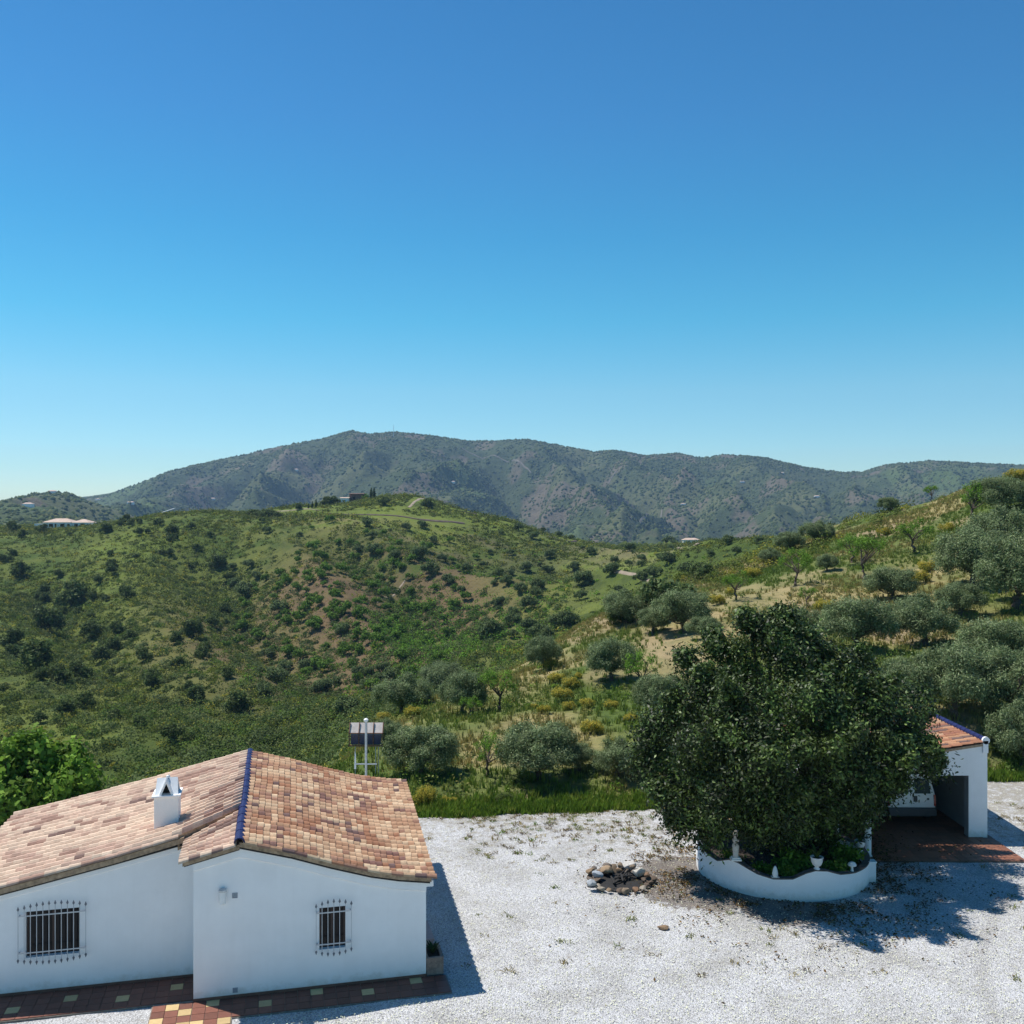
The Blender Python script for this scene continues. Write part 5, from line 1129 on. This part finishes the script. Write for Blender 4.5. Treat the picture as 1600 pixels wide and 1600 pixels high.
for _ in range(110):
    px = rs.normal(545, 85); py = rs.normal(945, 60); p = hit(px, py, 130, 400, 160); put(falm, px, py, 2.8 / p.y * FPX * rs.uniform(.8, 1.4), 'far_almond_tree', LB['far_almond_tree'][0], 'tree', LB['far_almond_tree'][1], D0=100, D1=450, parts=False, sink=.2)

# ---------------------------------------------------------------- tracks and banks, draped on the ground
TRK = []
def track(pts, w, mat, name='path', D0=100, D1=520, lift=0.12):
    P = [hit(px, py, D0, D1, 500) for px, py in pts]; Q = []
    for a, b in zip(P[:-1], P[1:]):
        k = max(2, int((b - a).length / (w * 1.5)))
        for i in range(k): Q.append(a.lerp(b, i / k))
    Q.append(P[-1]); V = []; F = []; TRK.extend([(q.x, q.y, w) for q in Q if q.y < 800])
    for i, q in enumerate(Q):
        d = (Q[min(i + 1, len(Q) - 1)] - Q[max(i - 1, 0)]); d.z = 0; d.normalize(); s = Vector((-d.y, d.x, 0)) * w * .5
        for t in (-1, -.5, 0, .5, 1): p = q + s * t; V.append((p.x, p.y, h1(p.x, p.y) + lift * (1 if abs(t) < .9 else -1.2)))
    for i in range(len(Q) - 1):
        for t in range(4): F.append((i * 5 + t, i * 5 + t + 1, i * 5 + t + 6, i * 5 + t + 5))
    me = bpy.data.meshes.new(name); me.from_pydata(V, [], F); tag(link_mesh(name, me, mat), kind='structure')
M['track'] = simple('track_earth', (0.27, 0.215, 0.155), 0.95, var=.25, scale=.6); M['bank'] = simple('bank_earth', (0.095, 0.068, 0.05), .95, var=.4, scale=.5); M['track2'] = simple('mountain_track_earth', (0.14, 0.125, 0.10), .95, var=.3, scale=.05)
track([(588, 943), (606, 934), (622, 922), (634, 908), (642, 898)], 1.0, M['track'])
track([(638, 793), (646, 786), (655, 780), (664, 773)], 1.6, M['track'])
track([(512, 803), (560, 805), (610, 806), (655, 812)], 1.5, M['bank'], lift=.3); track([(655, 812), (690, 816), (725, 819)], 2.4, M['bank'], lift=.3)
track([(385, 800), (430, 800), (500, 798)], 1.2, M['track'], lift=.2); track([(708, 797), (745, 804)], 1.4, M['bank'], lift=.3); track([(830, 838), (900, 846)], 2.2, M['bank'], lift=.3)
track([(1003, 905), (1020, 908), (1034, 914)], 1.6, M['track']); track([(1060, 856), (1090, 853)], 2.0, M['track'], lift=.3); track([(962, 893), (995, 899)], 1.2, M['track'])
track([(985, 812), (1010, 806), (1035, 796)], 5, M['track2'], D0=900, D1=2600, lift=1.2); track([(963, 738), (955, 748), (950, 760)], 7, M['track2'], D0=900, D1=2600, lift=1.2); track([(720, 700), (800, 720), (830, 740)], 4, M['track2'], D0=900, D1=2600, lift=1.2)

TA = np.array(TRK)
def offtrack(x, y):
    m = np.ones(len(x))
    for (a, b, w) in TA: m = m * (1 - np.exp(-(((x - a) / (w * 1.0 + .6)) ** 2 + ((y - b) / (w * 1.6 + 5.5)) ** 2) ** 2))
    return m
# ---------------------------------------------------------------- scrub, grass, litter: what nobody could count
def clumps(name, X, Y, Z, R, Hh, nq, L, Wd, cols, mat, seed, dome=True, spread=0.7):
    r = np.random.default_rng(seed); n = len(X); u = rand_unit(r, n * nq); u[:, 2] = np.abs(u[:, 2])
    rr = np.repeat(R, nq) * r.uniform(0.55, 1.1, n * nq); hh = np.repeat(Hh, nq)
    C = np.stack([np.repeat(X, nq) + u[:, 0] * rr, np.repeat(Y, nq) + u[:, 1] * rr, np.repeat(Z, nq) + (u[:, 2] * r.uniform(0.5, 1.05, n * nq)) * hh], -1)
    s = np.repeat(L * np.ones(n), nq)[:, None]; v, f = leaves(r, C, u + [0, 0, .25], 1.0, 0.62, spread=spread)
    v = v.reshape(-1, 4, 3); c0 = v.mean(1, keepdims=True); v = (c0 + (v - c0) * s[:, None, :]).reshape(-1, 3)
    cc = np.repeat(cols, nq, 0) * r.uniform(0.78, 1.22, (n * nq, 1))
    me = mesh_np(name, v, f, cc); o = link_mesh(name, me, mat); tag(o, kind='stuff'); return o
def scatter(seed, n, p0, p1, D0, D1):
    r = np.random.default_rng(seed); D = np.sqrt(r.uniform(D0 ** 2, D1 ** 2, n)); px = r.uniform(p0, p1, n); x = (px - 800) / FPX * D
    return r, x, D, px
def mixcols(r, n, pal, w): return palette(r, n, pal, w, 0.2)
# low scrub over the far slope and valley
r, x, y, px = scatter(201, 44000, -60, 1420, 62, 430)
dens = 0.35 + 0.65 * sstep(0.42, 0.6, fbm(x / 26, y / 26, 4, 301)); soilm = np.clip(blobm(x, y, -38, 225, 34, 62) * 1.5 + blobm(x, y, -27, 172, 10, 26), 0, 1); vall = np.exp(-((height(x, y) + 15) / 5.0) ** 2) * (.25 + .75 * sstep(-45, -18, x))
mead = np.clip(blobm(x, y, -28, 345, 24, 26), 0, 1)
keep = (r.uniform(size=len(x)) < np.clip((dens - .02) * (1 - 0.8 * soilm) * (1 - .6 * mead) * 0.85 + 0.4 * vall + .6 * gully(x, y)[1], 0, 1) * offtrack(x, y)) & (y > yedge(x) + 12) & ~((px > 560) & (y < 100))
x = x[keep]; y = y[keep]; px = px[keep]; z = height(x, y); vall = vall[keep]; n = len(x)
brightz = np.clip(blobm(x, y, -12, 215, 22, 50) * 1.5, 0, 1)
R = r.uniform(0.35, 1.0, n) * (1 + 0.7 * vall) * r.choice([1, 1, 1.4, 2.1], n) * (0.75 + y / 700); Hh = R * r.uniform(0.6, 1.05, n)
cols = mixcols(r, n, [(0.078, 0.100, 0.030), (0.115, 0.135, 0.034), (0.055, 0.074, 0.03), (0.105, 0.115, 0.062), (0.19, 0.175, 0.04), (0.04, 0.055, 0.02)], [4, 3, 2.5, 2.5, 1.4, 2])
bz = r.uniform(size=n) < brightz; cols[bz] = palette(r, int(bz.sum()), [(0.095, 0.185, 0.03), (0.06, 0.125, 0.022)], [2, 1], .2)
k1 = y < 175; k2 = ~k1
clumps('scrub', x[k1], y[k1], z[k1] - 0.1, R[k1], Hh[k1], 75, 0.15 + y[k1] * .0009, 0.6, cols[k1], M['scrub'], 5)
clumps('scrub', x[k2], y[k2], z[k2] - 0.1, R[k2], Hh[k2], 26, 0.16 + y[k2] * .0010, 0.6, cols[k2], M['scrub'], 55)
# thicker brush in the valley floor
r, x, y, px = scatter(211, 13000, 0, 900, 60, 300); z = height(x, y)
keep = ((r.uniform(size=len(x)) < np.exp(-((z + 16) / 4.5) ** 2) * 0.8 * (.12 + .88 * sstep(-45, -18, x)) + 0.06 + .5 * gully(x, y)[1] ** 2)) & (y > 62) & ~((px > 560) & (y < 100)); x, y, z = x[keep], y[keep], z[keep]; n = len(x)
R = r.uniform(0.9, 2.0, n) * (1 - .3 * (y > 150)); clumps('valley_brush', x, y, z - 0.2, R, R * r.uniform(.8, 1.1, n), 150, 0.30, 0.2, mixcols(r, n, [(0.06, 0.09, 0.035), (0.085, 0.11, 0.06), (0.05, 0.075, 0.03), (0.075, 0.12, 0.03)], [3, 3, 2, 1]), M['scrub'], 6)
# shrubs on the near slope
r, x, y, px = scatter(221, 5200, 480, 1750, 38, 135); keep = (y > yedge(x) + 1.2) & (r.uniform(size=len(x)) < 0.12 + 0.75 * sstep(0.46, 0.62, fbm(x / 8, y / 8, 4, 311))) & (x > -15) & (r.uniform(size=len(x)) > bankmask(x, y) * .8); x, y = x[keep], y[keep]; z = height(x, y); n = len(x)
R = r.uniform(0.18, 0.62, n) * r.choice([1, 1, 1.7], n); clumps('slope_scrub', x, y, z - 0.05, R, R * r.uniform(.7, 1.1, n), 80, 0.11, .2, mixcols(r, n, [(0.085, 0.12, 0.04), (0.13, 0.15, 0.06), (0.07, 0.10, 0.045), (0.18, 0.17, 0.07), (0.10, 0.16, 0.03)], [3, 2, 2, 1.2, 1.3]), M['scrub'], 7)
# grass tufts
def grass(name, X, Y, Z, Hh, nb, cols, seed, w=0.018, lean=0.35):
    r = np.random.default_rng(seed); n = len(X) * nb; X = np.repeat(X, nb) + r.normal(0, .07, n); Y = np.repeat(Y, nb) + r.normal(0, .07, n); Z = np.repeat(Z, nb); Hh = np.repeat(Hh, nb) * r.uniform(.6, 1.2, n)
    a = r.uniform(0, 6.28, n); dx = np.cos(a); dy = np.sin(a); l = Hh * lean * r.uniform(.2, 1.4, n); ww = w * r.uniform(.7, 1.5, n)
    b = np.stack([X, Y, Z], -1); s = np.stack([-dy * ww, dx * ww, 0 * ww], -1); t = b + np.stack([dx * l, dy * l, Hh], -1); mid = b + np.stack([dx * l * .35, dy * l * .35, Hh * .55], -1)
    v = np.stack([b - s, b + s, mid + s * .8, t, mid - s * .8], 1).reshape(-1, 3); f = np.arange(n * 5).reshape(n, 5)
    me = mesh_np(name, v, f, np.repeat(cols, nb, 0) * r.uniform(.8, 1.2, (n, 1))); o = link_mesh(name, me, M['scrub']); tag(o, kind='stuff')
r, x, y, px = scatter(231, 30000, 500, 1750, 37, 120); keep = (y > yedge(x) + 0.5) & (r.uniform(size=len(x)) > bankmask(x, y) * .93); x, y = x[keep], y[keep]; z = height(x, y); n = len(x)
dry = sstep(0.4, 0.6, fbm(x / 9, y / 9, 5, 81)); cg = mixcols(r, n, [(0.10, 0.15, 0.04), (0.13, 0.17, 0.05)], [1, 1]) * (1 - dry[:, None]) + mixcols(r, n, [(0.25, 0.205, 0.11), (0.18, 0.17, 0.08)], [1, 1]) * dry[:, None]
grass('slope_grass', x, y, z - .02, r.uniform(.15, .42, n), 9, cg, 3, w=0.022)
n = 6500; r = np.random.default_rng(9); x = r.uniform(-7, 22, n); y = yedge(x) + r.gamma(2.0, 0.35, n) - 0.05 + 0.5 * (fbm(x, x * 0, 3, 5) - .5); z = np.maximum(height(x, y), -0.06)
grass('edge_grass', x, y, z, r.uniform(.10, .36, n) * (.35 + 1.1 * fbm(x / 1.3, y / 1.3, 3, 77)), 12, mixcols(r, n, [(0.10, 0.165, 0.03), (0.07, 0.125, 0.024), (0.16, 0.20, 0.05)], [3, 2, 1.3]), 4, w=0.02)
# weeds and small plants in the gravel, denser to the back and round the tree
n = 5000; r = np.random.default_rng(10); x = r.uniform(-3, 20, n); y = r.uniform(23, 39, n)
keep = (y < yedge(x)) & (r.uniform(size=n) < 0.035 + 0.75 * sstep(29, 36, y) * sstep(.4, .6, fbm(x / 1.6, y / 1.6, 3, 4))) & ~((x > 9.5) & (x < 16.3) & (y > 30.7)) & (((x - PL.x) ** 2 + (y - PL.y) ** 2) > 2.7 ** 2) & ((x > -1.2) | (y > 33)); x, y = x[keep], y[keep]; n = len(x)
grass('gravel_weeds', x, y, np.full(n, -0.02), r.uniform(.03, .09, n), 14, mixcols(r, n, [(0.13, 0.14, 0.06), (0.20, 0.16, 0.10), (0.12, 0.09, 0.07), (0.09, 0.13, 0.04)], [3, 3, 3, 1]), 5, w=0.012, lean=1.6)
# fallen leaves and twigs round the planter
n = 15000; r = np.random.default_rng(11); a = r.uniform(0, 6.28, n); rad = 2.62 + r.gamma(1.6, 0.75, n); x = PL.x + rad * np.cos(a) + r.normal(0, .3, n); y = PL.y + rad * np.sin(a) + r.normal(0, .3, n)
keep = (r.uniform(size=n) < sstep(.36, .58, fbm(x / .8, y / .8, 4, 14)) ** 1.0) & (((x - PL.x) ** 2 + (y - PL.y) ** 2) > 2.6 ** 2) & (y < yedge(x) - .3); x, y = x[keep], y[keep]; n = len(x)
z = np.where((x > 9.58) & (x < 16.2) & (y > 30.88), 0.034, 0.016); C = np.stack([x, y, z + r.uniform(0, .015, n)], -1); v, f = leaves(r, C, np.tile([0, 0, 1.0], (n, 1)), 0.085, 0.045, spread=.35)
o = link_mesh('fallen_leaves', mesh_np('fallen_leaves', v, f, mixcols(r, n, [(0.10, 0.06, 0.035), (0.05, 0.035, 0.025), (0.19, 0.12, 0.07), (0.07, 0.075, 0.03)], [3, 3, 1.4, 1])), M['scrub']); tag(o, kind='stuff')
# loose pebbles standing proud of the gravel
n = 36000; r = np.random.default_rng(13); D = 1 / r.uniform(1 / 40.0, 1 / 20.5, n); px = r.uniform(-60, 1660, n); x = (px - 800) / FPX * D; y = D
hx = (x - HO.x) * math.cos(HR) + (y - HO.y) * math.sin(HR); hy = -(x - HO.x) * math.sin(HR) + (y - HO.y) * math.cos(HR)
keep = (y < yedge(x)) & ~((hx < 5.75) & (hy > -0.92)) & ~((hx > -.9) & (hx < .9) & (hy < -.8)) & ~((x > 9.5) & (x < 16.3) & (y > 30.8)) & (((x - PL.x) ** 2 + (y - PL.y) ** 2) > 2.62 ** 2); x, y = x[keep], y[keep]; n = len(x)
oc = np.array([(1, 0, 0), (0, 1, 0), (-1, 0, 0), (0, -1, 0), (0, 0, .8)], float); sz_ = r.uniform(.007, .019, n)[:, None, None] * r.uniform(.7, 1.3, (n, 1, 3)); ro = r.uniform(0, 6.28, n); cr, sr = np.cos(ro)[:, None], np.sin(ro)[:, None]
v = oc[None] * sz_; vx = v[..., 0] * cr - v[..., 1] * sr; vy = v[..., 0] * sr + v[..., 1] * cr; v = np.stack([vx + x[:, None], vy + y[:, None], v[..., 2] + r.uniform(-.006, .012, n)[:, None]], -1).reshape(-1, 3)
f = (np.arange(n)[:, None, None] * 5 + np.array([(0, 1, 4), (1, 2, 4), (2, 3, 4), (3, 0, 4)])[None]).reshape(-1, 3); cc = np.repeat(mixcols(r, n, [(0.46, 0.46, 0.46), (0.40, 0.40, 0.41), (0.28, 0.275, 0.27), (0.2, 0.18, 0.16)], [5, 4, 1.5, .5]), 4, 0)
tag(link_mesh('gravel_pebbles', mesh_np('gravel_pebbles', v, f, np.clip(cc, 0, .85)), M['gravelstone']), kind='stuff')
# woods and bushes covering the mountain
def blobs(name, x, y, z, R, cols, seed, mat):
    r = np.random.default_rng(seed); n = len(x); oc = np.array([(1, 0, .2), (.3, .95, .1), (-.8, .6, .25), (-.8, -.6, .1), (.3, -.95, .25), (0, 0, 1.0)]); ro = r.uniform(0, 6.28, n); cr, sr = np.cos(ro)[:, None], np.sin(ro)[:, None]
    v = oc[None] * R[:, None, None] * r.uniform(.6, 1.25, (n, 6, 1)); vx = v[..., 0] * cr - v[..., 1] * sr; vy = v[..., 0] * sr + v[..., 1] * cr
    base = np.stack([vx[:, :5] * 1.0, vy[:, :5], np.full((n, 5), -.6) * R[:, None]], -1); top = np.stack([vx, vy, v[..., 2]], -1)
    allv = np.concatenate([base, top], 1) + np.stack([x, y, z], -1)[:, None]; F = []
    for k in range(5): a, b = k, (k + 1) % 5; F += [(a, b, 5 + b), (a, 5 + b, 5 + a), (5 + a, 5 + b, 10)]
    f = (np.arange(n)[:, None, None] * 11 + np.array(F)[None]).reshape(-1, 3)
    o = link_mesh(name, mesh_np(name, allv.reshape(-1, 3), f, np.repeat(cols, 15, 0)), mat); tag(o, kind='stuff')
r, x, y, px = scatter(241, 62000, -80, 1680, 850, 2520); keep = r.uniform(size=len(x)) < .3 + .7 * sstep(.38, .58, fbm(x / 130, y / 130, 4, 331)); x, y = x[keep], y[keep]; z = height(x, y); n = len(x)
blobs('mountain_scrub', x, y, z, r.uniform(1.6, 4.2, n), mixcols(r, n, [(0.045, 0.062, 0.03), (0.065, 0.085, 0.04), (0.035, 0.05, 0.025), (0.09, 0.10, 0.055)], [4, 3, 3, 1.5]), 3, M['scrub'])
r, x, y, px = scatter(251, 14000, -80, 1500, 430, 860); z = height(x, y); n = len(x)
blobs('foothill_scrub', x, y, z, r.uniform(.8, 2.6, n), mixcols(r, n, [(0.05, 0.07, 0.03), (0.075, 0.10, 0.04), (0.04, 0.055, 0.025)], [4, 3, 3]), 4, M['scrub'])

# ---------------------------------------------------------------- far buildings
roofm = simple('far_clay_roof', (0.50, 0.37, 0.29), .85, var=.15, scale=.8)
def prismroof(mb, x0, x1, y0, y1, z0, h, hip=1.0):
    ym = (y0 + y1) / 2; mb.poly([(x0, y0, z0), (x1, y0, z0), (x1, y1, z0), (x0, y1, z0), (x0 + hip, ym, z0 + h), (x1 - hip, ym, z0 + h)], [(0, 1, 5, 4), (1, 2, 5), (2, 3, 4, 5), (3, 0, 4), (0, 3, 2, 1)])
def building(px, py, name, label, blocks, D0=100, D1=520, cat='house', rz=0.0, wm=None, rm=None):
    p = hit(px, py, D0, D1, 700); e = empty(name, (p.x, p.y, p.z), rz); tag(e, label, cat)
    for (x0, x1, y0, y1, h, rh, wins) in blocks:
        m = MB(); m.box(x0, x1, y0, y1, -1.5, h); w = m.build('wall', wm or M['plaster'], e)
        for (a, b, c, d) in wins:
            f = MB(); f.box(a, b, y0 - .06, y0 - .002, c, d); wo_ = f.build('window', M['wood'], e); g = MB(); g.box(a + .12, b - .12, y0 - .08, y0 - .061, c + .12, d - .12); g.build('pane', M['glass'], wo_)
        if rh: m = MB(); prismroof(m, x0 - .35, x1 + .35, y0 - .35, y1 + .35, h + .002, rh, (y1 - y0) * .45 if rh > 0.6 else .1); m.build('roof', rm or roofm, e)
    return e
building(97, 826, 'white_villa', 'long low white villa with pale clay roof on the crest at the left', [(-7.5, 3.5, 0, 8, 2.5, 1.5, [(-5.2, -3.6, .7, 1.9), (-2.9, -2.2, .6, 1.9), (-.8, 1, .7, 1.9), (2, 2.9, .7, 1.9)]), (3.52, 10.2, .5, 7.5, 2.4, 1.3, [(4.6, 6, .3, 1.9), (7, 8.6, .3, 2)]), (-11.5, -7.52, 1, 3, 1.9, 0, []), (10.22, 12.6, 1.5, 5, 1.3, 0, [])])
building(553, 779, 'hilltop_house', 'small brown house with white annex among trees on the hilltop', [(-2.0, 4.0, 0, 5, 3.6, .3, [(-.5, .6, 1.2, 2.4)])], wm=simple('brown_stone_wall', (0.17, 0.10, 0.075), .9, var=.3, scale=1.2), rm=simple('brown_roof', (0.13, .07, .05), .9, var=.3), D0=250, D1=520)
building(538, 779, 'white_annex', 'small white block standing left of the brown hilltop house', [(-1.6, 1.8, 0, 3, 2.6, .35, [(-.7, .3, .8, 1.7)])], D0=250, D1=520, cat='outbuilding')
p = hit(264, 801, 200, 520); e = empty('white_shed', (p.x, p.y, p.z)); tag(e, 'white sloping lean-to roof sticking up from the crest right of the villa', 'shed')
m = MB(); m.poly([(-2.6, -1, .5), (2.1, -1, 2.0), (2.1, 1, 2.3), (-2.6, 1, .8), (-2.6, -1, .35), (2.1, -1, 1.85), (2.1, 1, 2.15), (-2.6, 1, .65)], [(0, 1, 2, 3), (4, 7, 6, 5), (0, 4, 5, 1), (1, 5, 6, 2), (2, 6, 7, 3), (3, 7, 4, 0)]); m.build('roof', M['white_paint'], e)
m = MB(); m.box(-2.2, 1.9, -.8, .9, -.6, .5); m.build('wall', M['grey_wall'], e)
building(1080, 849, 'white_farmhouse', 'white farmhouse with pale roof on the low saddle between the hills', [(-3.4, 3.6, 0, 4, 1.7, .8, [(-1.5, -.6, .5, 1.2), (1, 1.8, .5, 1.2)])], D0=300, D1=520)
spots = [(1222, 741, 'tiny white house near the mountain crest at the right'), (42, 792, 'tiny white house low on the far left hill'), (80, 770, 'tiny white house on top of the far left hill'), (152, 782, 'tiny white house right of the far left hilltop'), (332, 781, 'tiny white house at the mountain foot left of the hilltop house'), (203, 788, 'tiny white house in the dip left of the mountain'), (462, 737, 'tiny white house halfway up the left flank of the mountain'), (707, 757, 'tiny white house on the mountain face above the hilltop track'), (1160, 756, 'tiny white house on the mountain below the right crest'), (1277, 778, 'tiny white house low on the right of the mountain'), (1068, 790, 'tiny white house at the mountain foot above the saddle')]
for (px, py, lab) in spots:
    b = building(px, py, 'distant_house', lab, [(-5, 5, 0, 6, 3, 1.4, [])], D0=900, D1=2600); b['group'] = 'white houses dotted over the mountain'
p = W(615, 676, 2400); zt = h1(p.x, p.y); e = empty('radio_mast', (p.x, p.y, zt)); tag(e, 'thin radio mast standing on the mountain summit', 'mast')
m = MB(); m.tube([(0, 0, -3), (0, 0, 30)], [.7, .35], 6); m.build('pole', M['galv'], e); m = MB(); m.box(-6, -1, 0, 4, -1, 3.5); m.build('equipment_hut', M['white_paint'], e)
# hilltop planting
cyp = Proto('cypress', 141, [(0, 0, z_, r_) for z_, r_ in ((.6, .55), (1.3, .62), (2.1, .6), (3.0, .5), (3.8, .36), (4.5, .2))], 8, 10, .2, .34, .16, [(0.03, .05, .02), (.045, .065, .028)], [1, 1])
for (px, py, s_, lab) in ((580, 779, 1.0, 'left one of the two slim cypresses right of the brown hilltop house'), (584.5, 779, 1.05, 'right one of the two slim cypresses right of the brown hilltop house'), (488, 794, .6, 'small dark cypress in the row left of the hilltop trees'), (494, 793, .7, 'cypress in the row just left of the hilltop trees'), (482, 795, .45, 'smallest cypress at the left end of the hilltop row')):
    p = hit(px, py, 250, 520, 600); cyp.place('cypress', (p.x, p.y, p.z - .2), s_, 0, lab, 'tree', 'cypresses by the hilltop house', parts=False)
for (px, py, w, lab) in ((522, 786, 18, 'dark tree touching the white annex on the hilltop'), (512, 788, 17, 'dark tree at the left of the hilltop garden'), (506, 790, 12, 'smaller dark tree below the hilltop garden'), (468, 797, 14, 'round dark tree on the crest left of the cypress row'), (592, 781, 8, 'small dark shrub right of the two cypresses'), (415, 808, 34, 'wide dark clump on the crest, left part of a hedge'), (395, 806, 26, 'wide dark clump on the crest, far left part of a hedge'), (432, 808, 20, 'dark clump ending the crest hedge at the right'), (600, 791, 20, 'low dark bush on the meadow below the brown house'), (670, 795, 22, 'dark bush on the meadow right of the hilltop track'), (848, 818, 12, 'dark tree on the skyline right of the hilltop'), (1045, 848, 20, 'brown-green tree left of the white farmhouse')):
    put(fdark, px, py, w, 'hilltop_tree', lab, 'tree', None, D0=250, D1=520, parts=False, sink=.2, sz=.5 if 'wide' in lab or 'clump' in lab else .9)

# ---------------------------------------------------------------- the air between here and the mountain
hz = MB(); hz.box(-3300, 3300, -60, 3450, -420, 420); ho = hz.build('haze', None, None); tag(ho, kind='stuff')
mz = bpy.data.materials.new('air'); mz.use_nodes = True; nz = mz.node_tree; nz.nodes.clear()
oz_ = nz.nodes.new('ShaderNodeOutputMaterial'); pv = nz.nodes.new('ShaderNodeVolumePrincipled'); pv.inputs['Color'].default_value = (0.42, 0.66, 1.0, 1); pv.inputs['Density'].default_value = 0.00011; pv.inputs['Anisotropy'].default_value = 0.2
nz.links.new(pv.outputs[0], oz_.inputs['Volume']); ho.data.materials.append(mz)

# ---------------------------------------------------------------- labels that single out the repeats
ORD = ['first', 'second', 'third', 'fourth', 'fifth', 'sixth', 'seventh', 'eighth', 'ninth', 'tenth', 'eleventh', 'twelfth', 'thirteenth', 'fourteenth', 'fifteenth', 'sixteenth', 'seventeenth', 'eighteenth', 'nineteenth', 'twentieth']
def proj(o): l = o.location; return 800 + l.x / l.y * FPX, 800 - (l.z - CAMZ) / l.y * FPX
def ordinals(objs, what, zone):
    cells = {}
    for o in objs:
        px, py = proj(o); cells.setdefault(zone(px, py), []).append((px, o))
    for zn, l in cells.items():
        l.sort(key=lambda t: t[0]); n = len(l)
        for i, (_, o) in enumerate(l):
            nm = 'the one' if n == 1 else 'leftmost' if i == 0 else 'rightmost' if i == n - 1 else ORD[i] + ' from left' if i < len(ORD) else ORD[min(n - 1 - i, 19)] + ' from right'
            o['label'] = what + ', ' + nm + ' ' + zn
tops = [o for o in COL.objects if o.parent is None]
def nm_(p): return [o for o in tops if o.name.split('.')[0] == p]
def zfar(px, py):
    rows = [(835, 'on the crest line'), (870, 'just below the crest'), (905, 'in the upper slope'), (945, 'in the middle slope'), (990, 'at earth path level'), (1040, 'in the lower slope'), (1090, 'near the valley floor'), (9999, 'behind the house roof')]
    c = 'at far left' if px < 160 else 'centre left' if px < 380 else 'left of hilltop house' if px < 560 else 'below hilltop house' if px < 720 else 'right of hilltop' if px < 900 else 'toward the saddle'
    return next(t for y, t in rows if py < y) + ' ' + c
ordinals(nm_('far_olive_tree'), 'grey-green olive', zfar); ordinals(nm_('far_evergreen_tree'), 'dark round evergreen', zfar); ordinals(nm_('far_almond_tree'), 'small bright almond', zfar)
ordinals([o for o in nm_('broom_bush')], 'yellow flowering broom', lambda px, py: ('on the spur, ' + ('upper' if py < 1080 else 'middle' if py < 1118 else 'lower') + ' row left of the planter tree') if px < 1060 else ('on the right slope, ' + ('near the skyline' if py < 850 else 'below the almonds')))
fz = lambda px, py: ('in the back' if py < 1372 else 'in the middle' if py < 1388 else 'in the front') + ' row of the fire pit ring'
ordinals(nm_('pit_stone'), 'rough brown stone', fz); ordinals(nm_('charred_log'), 'charred black log', lambda px, py: 'among the burnt logs in the fire pit')
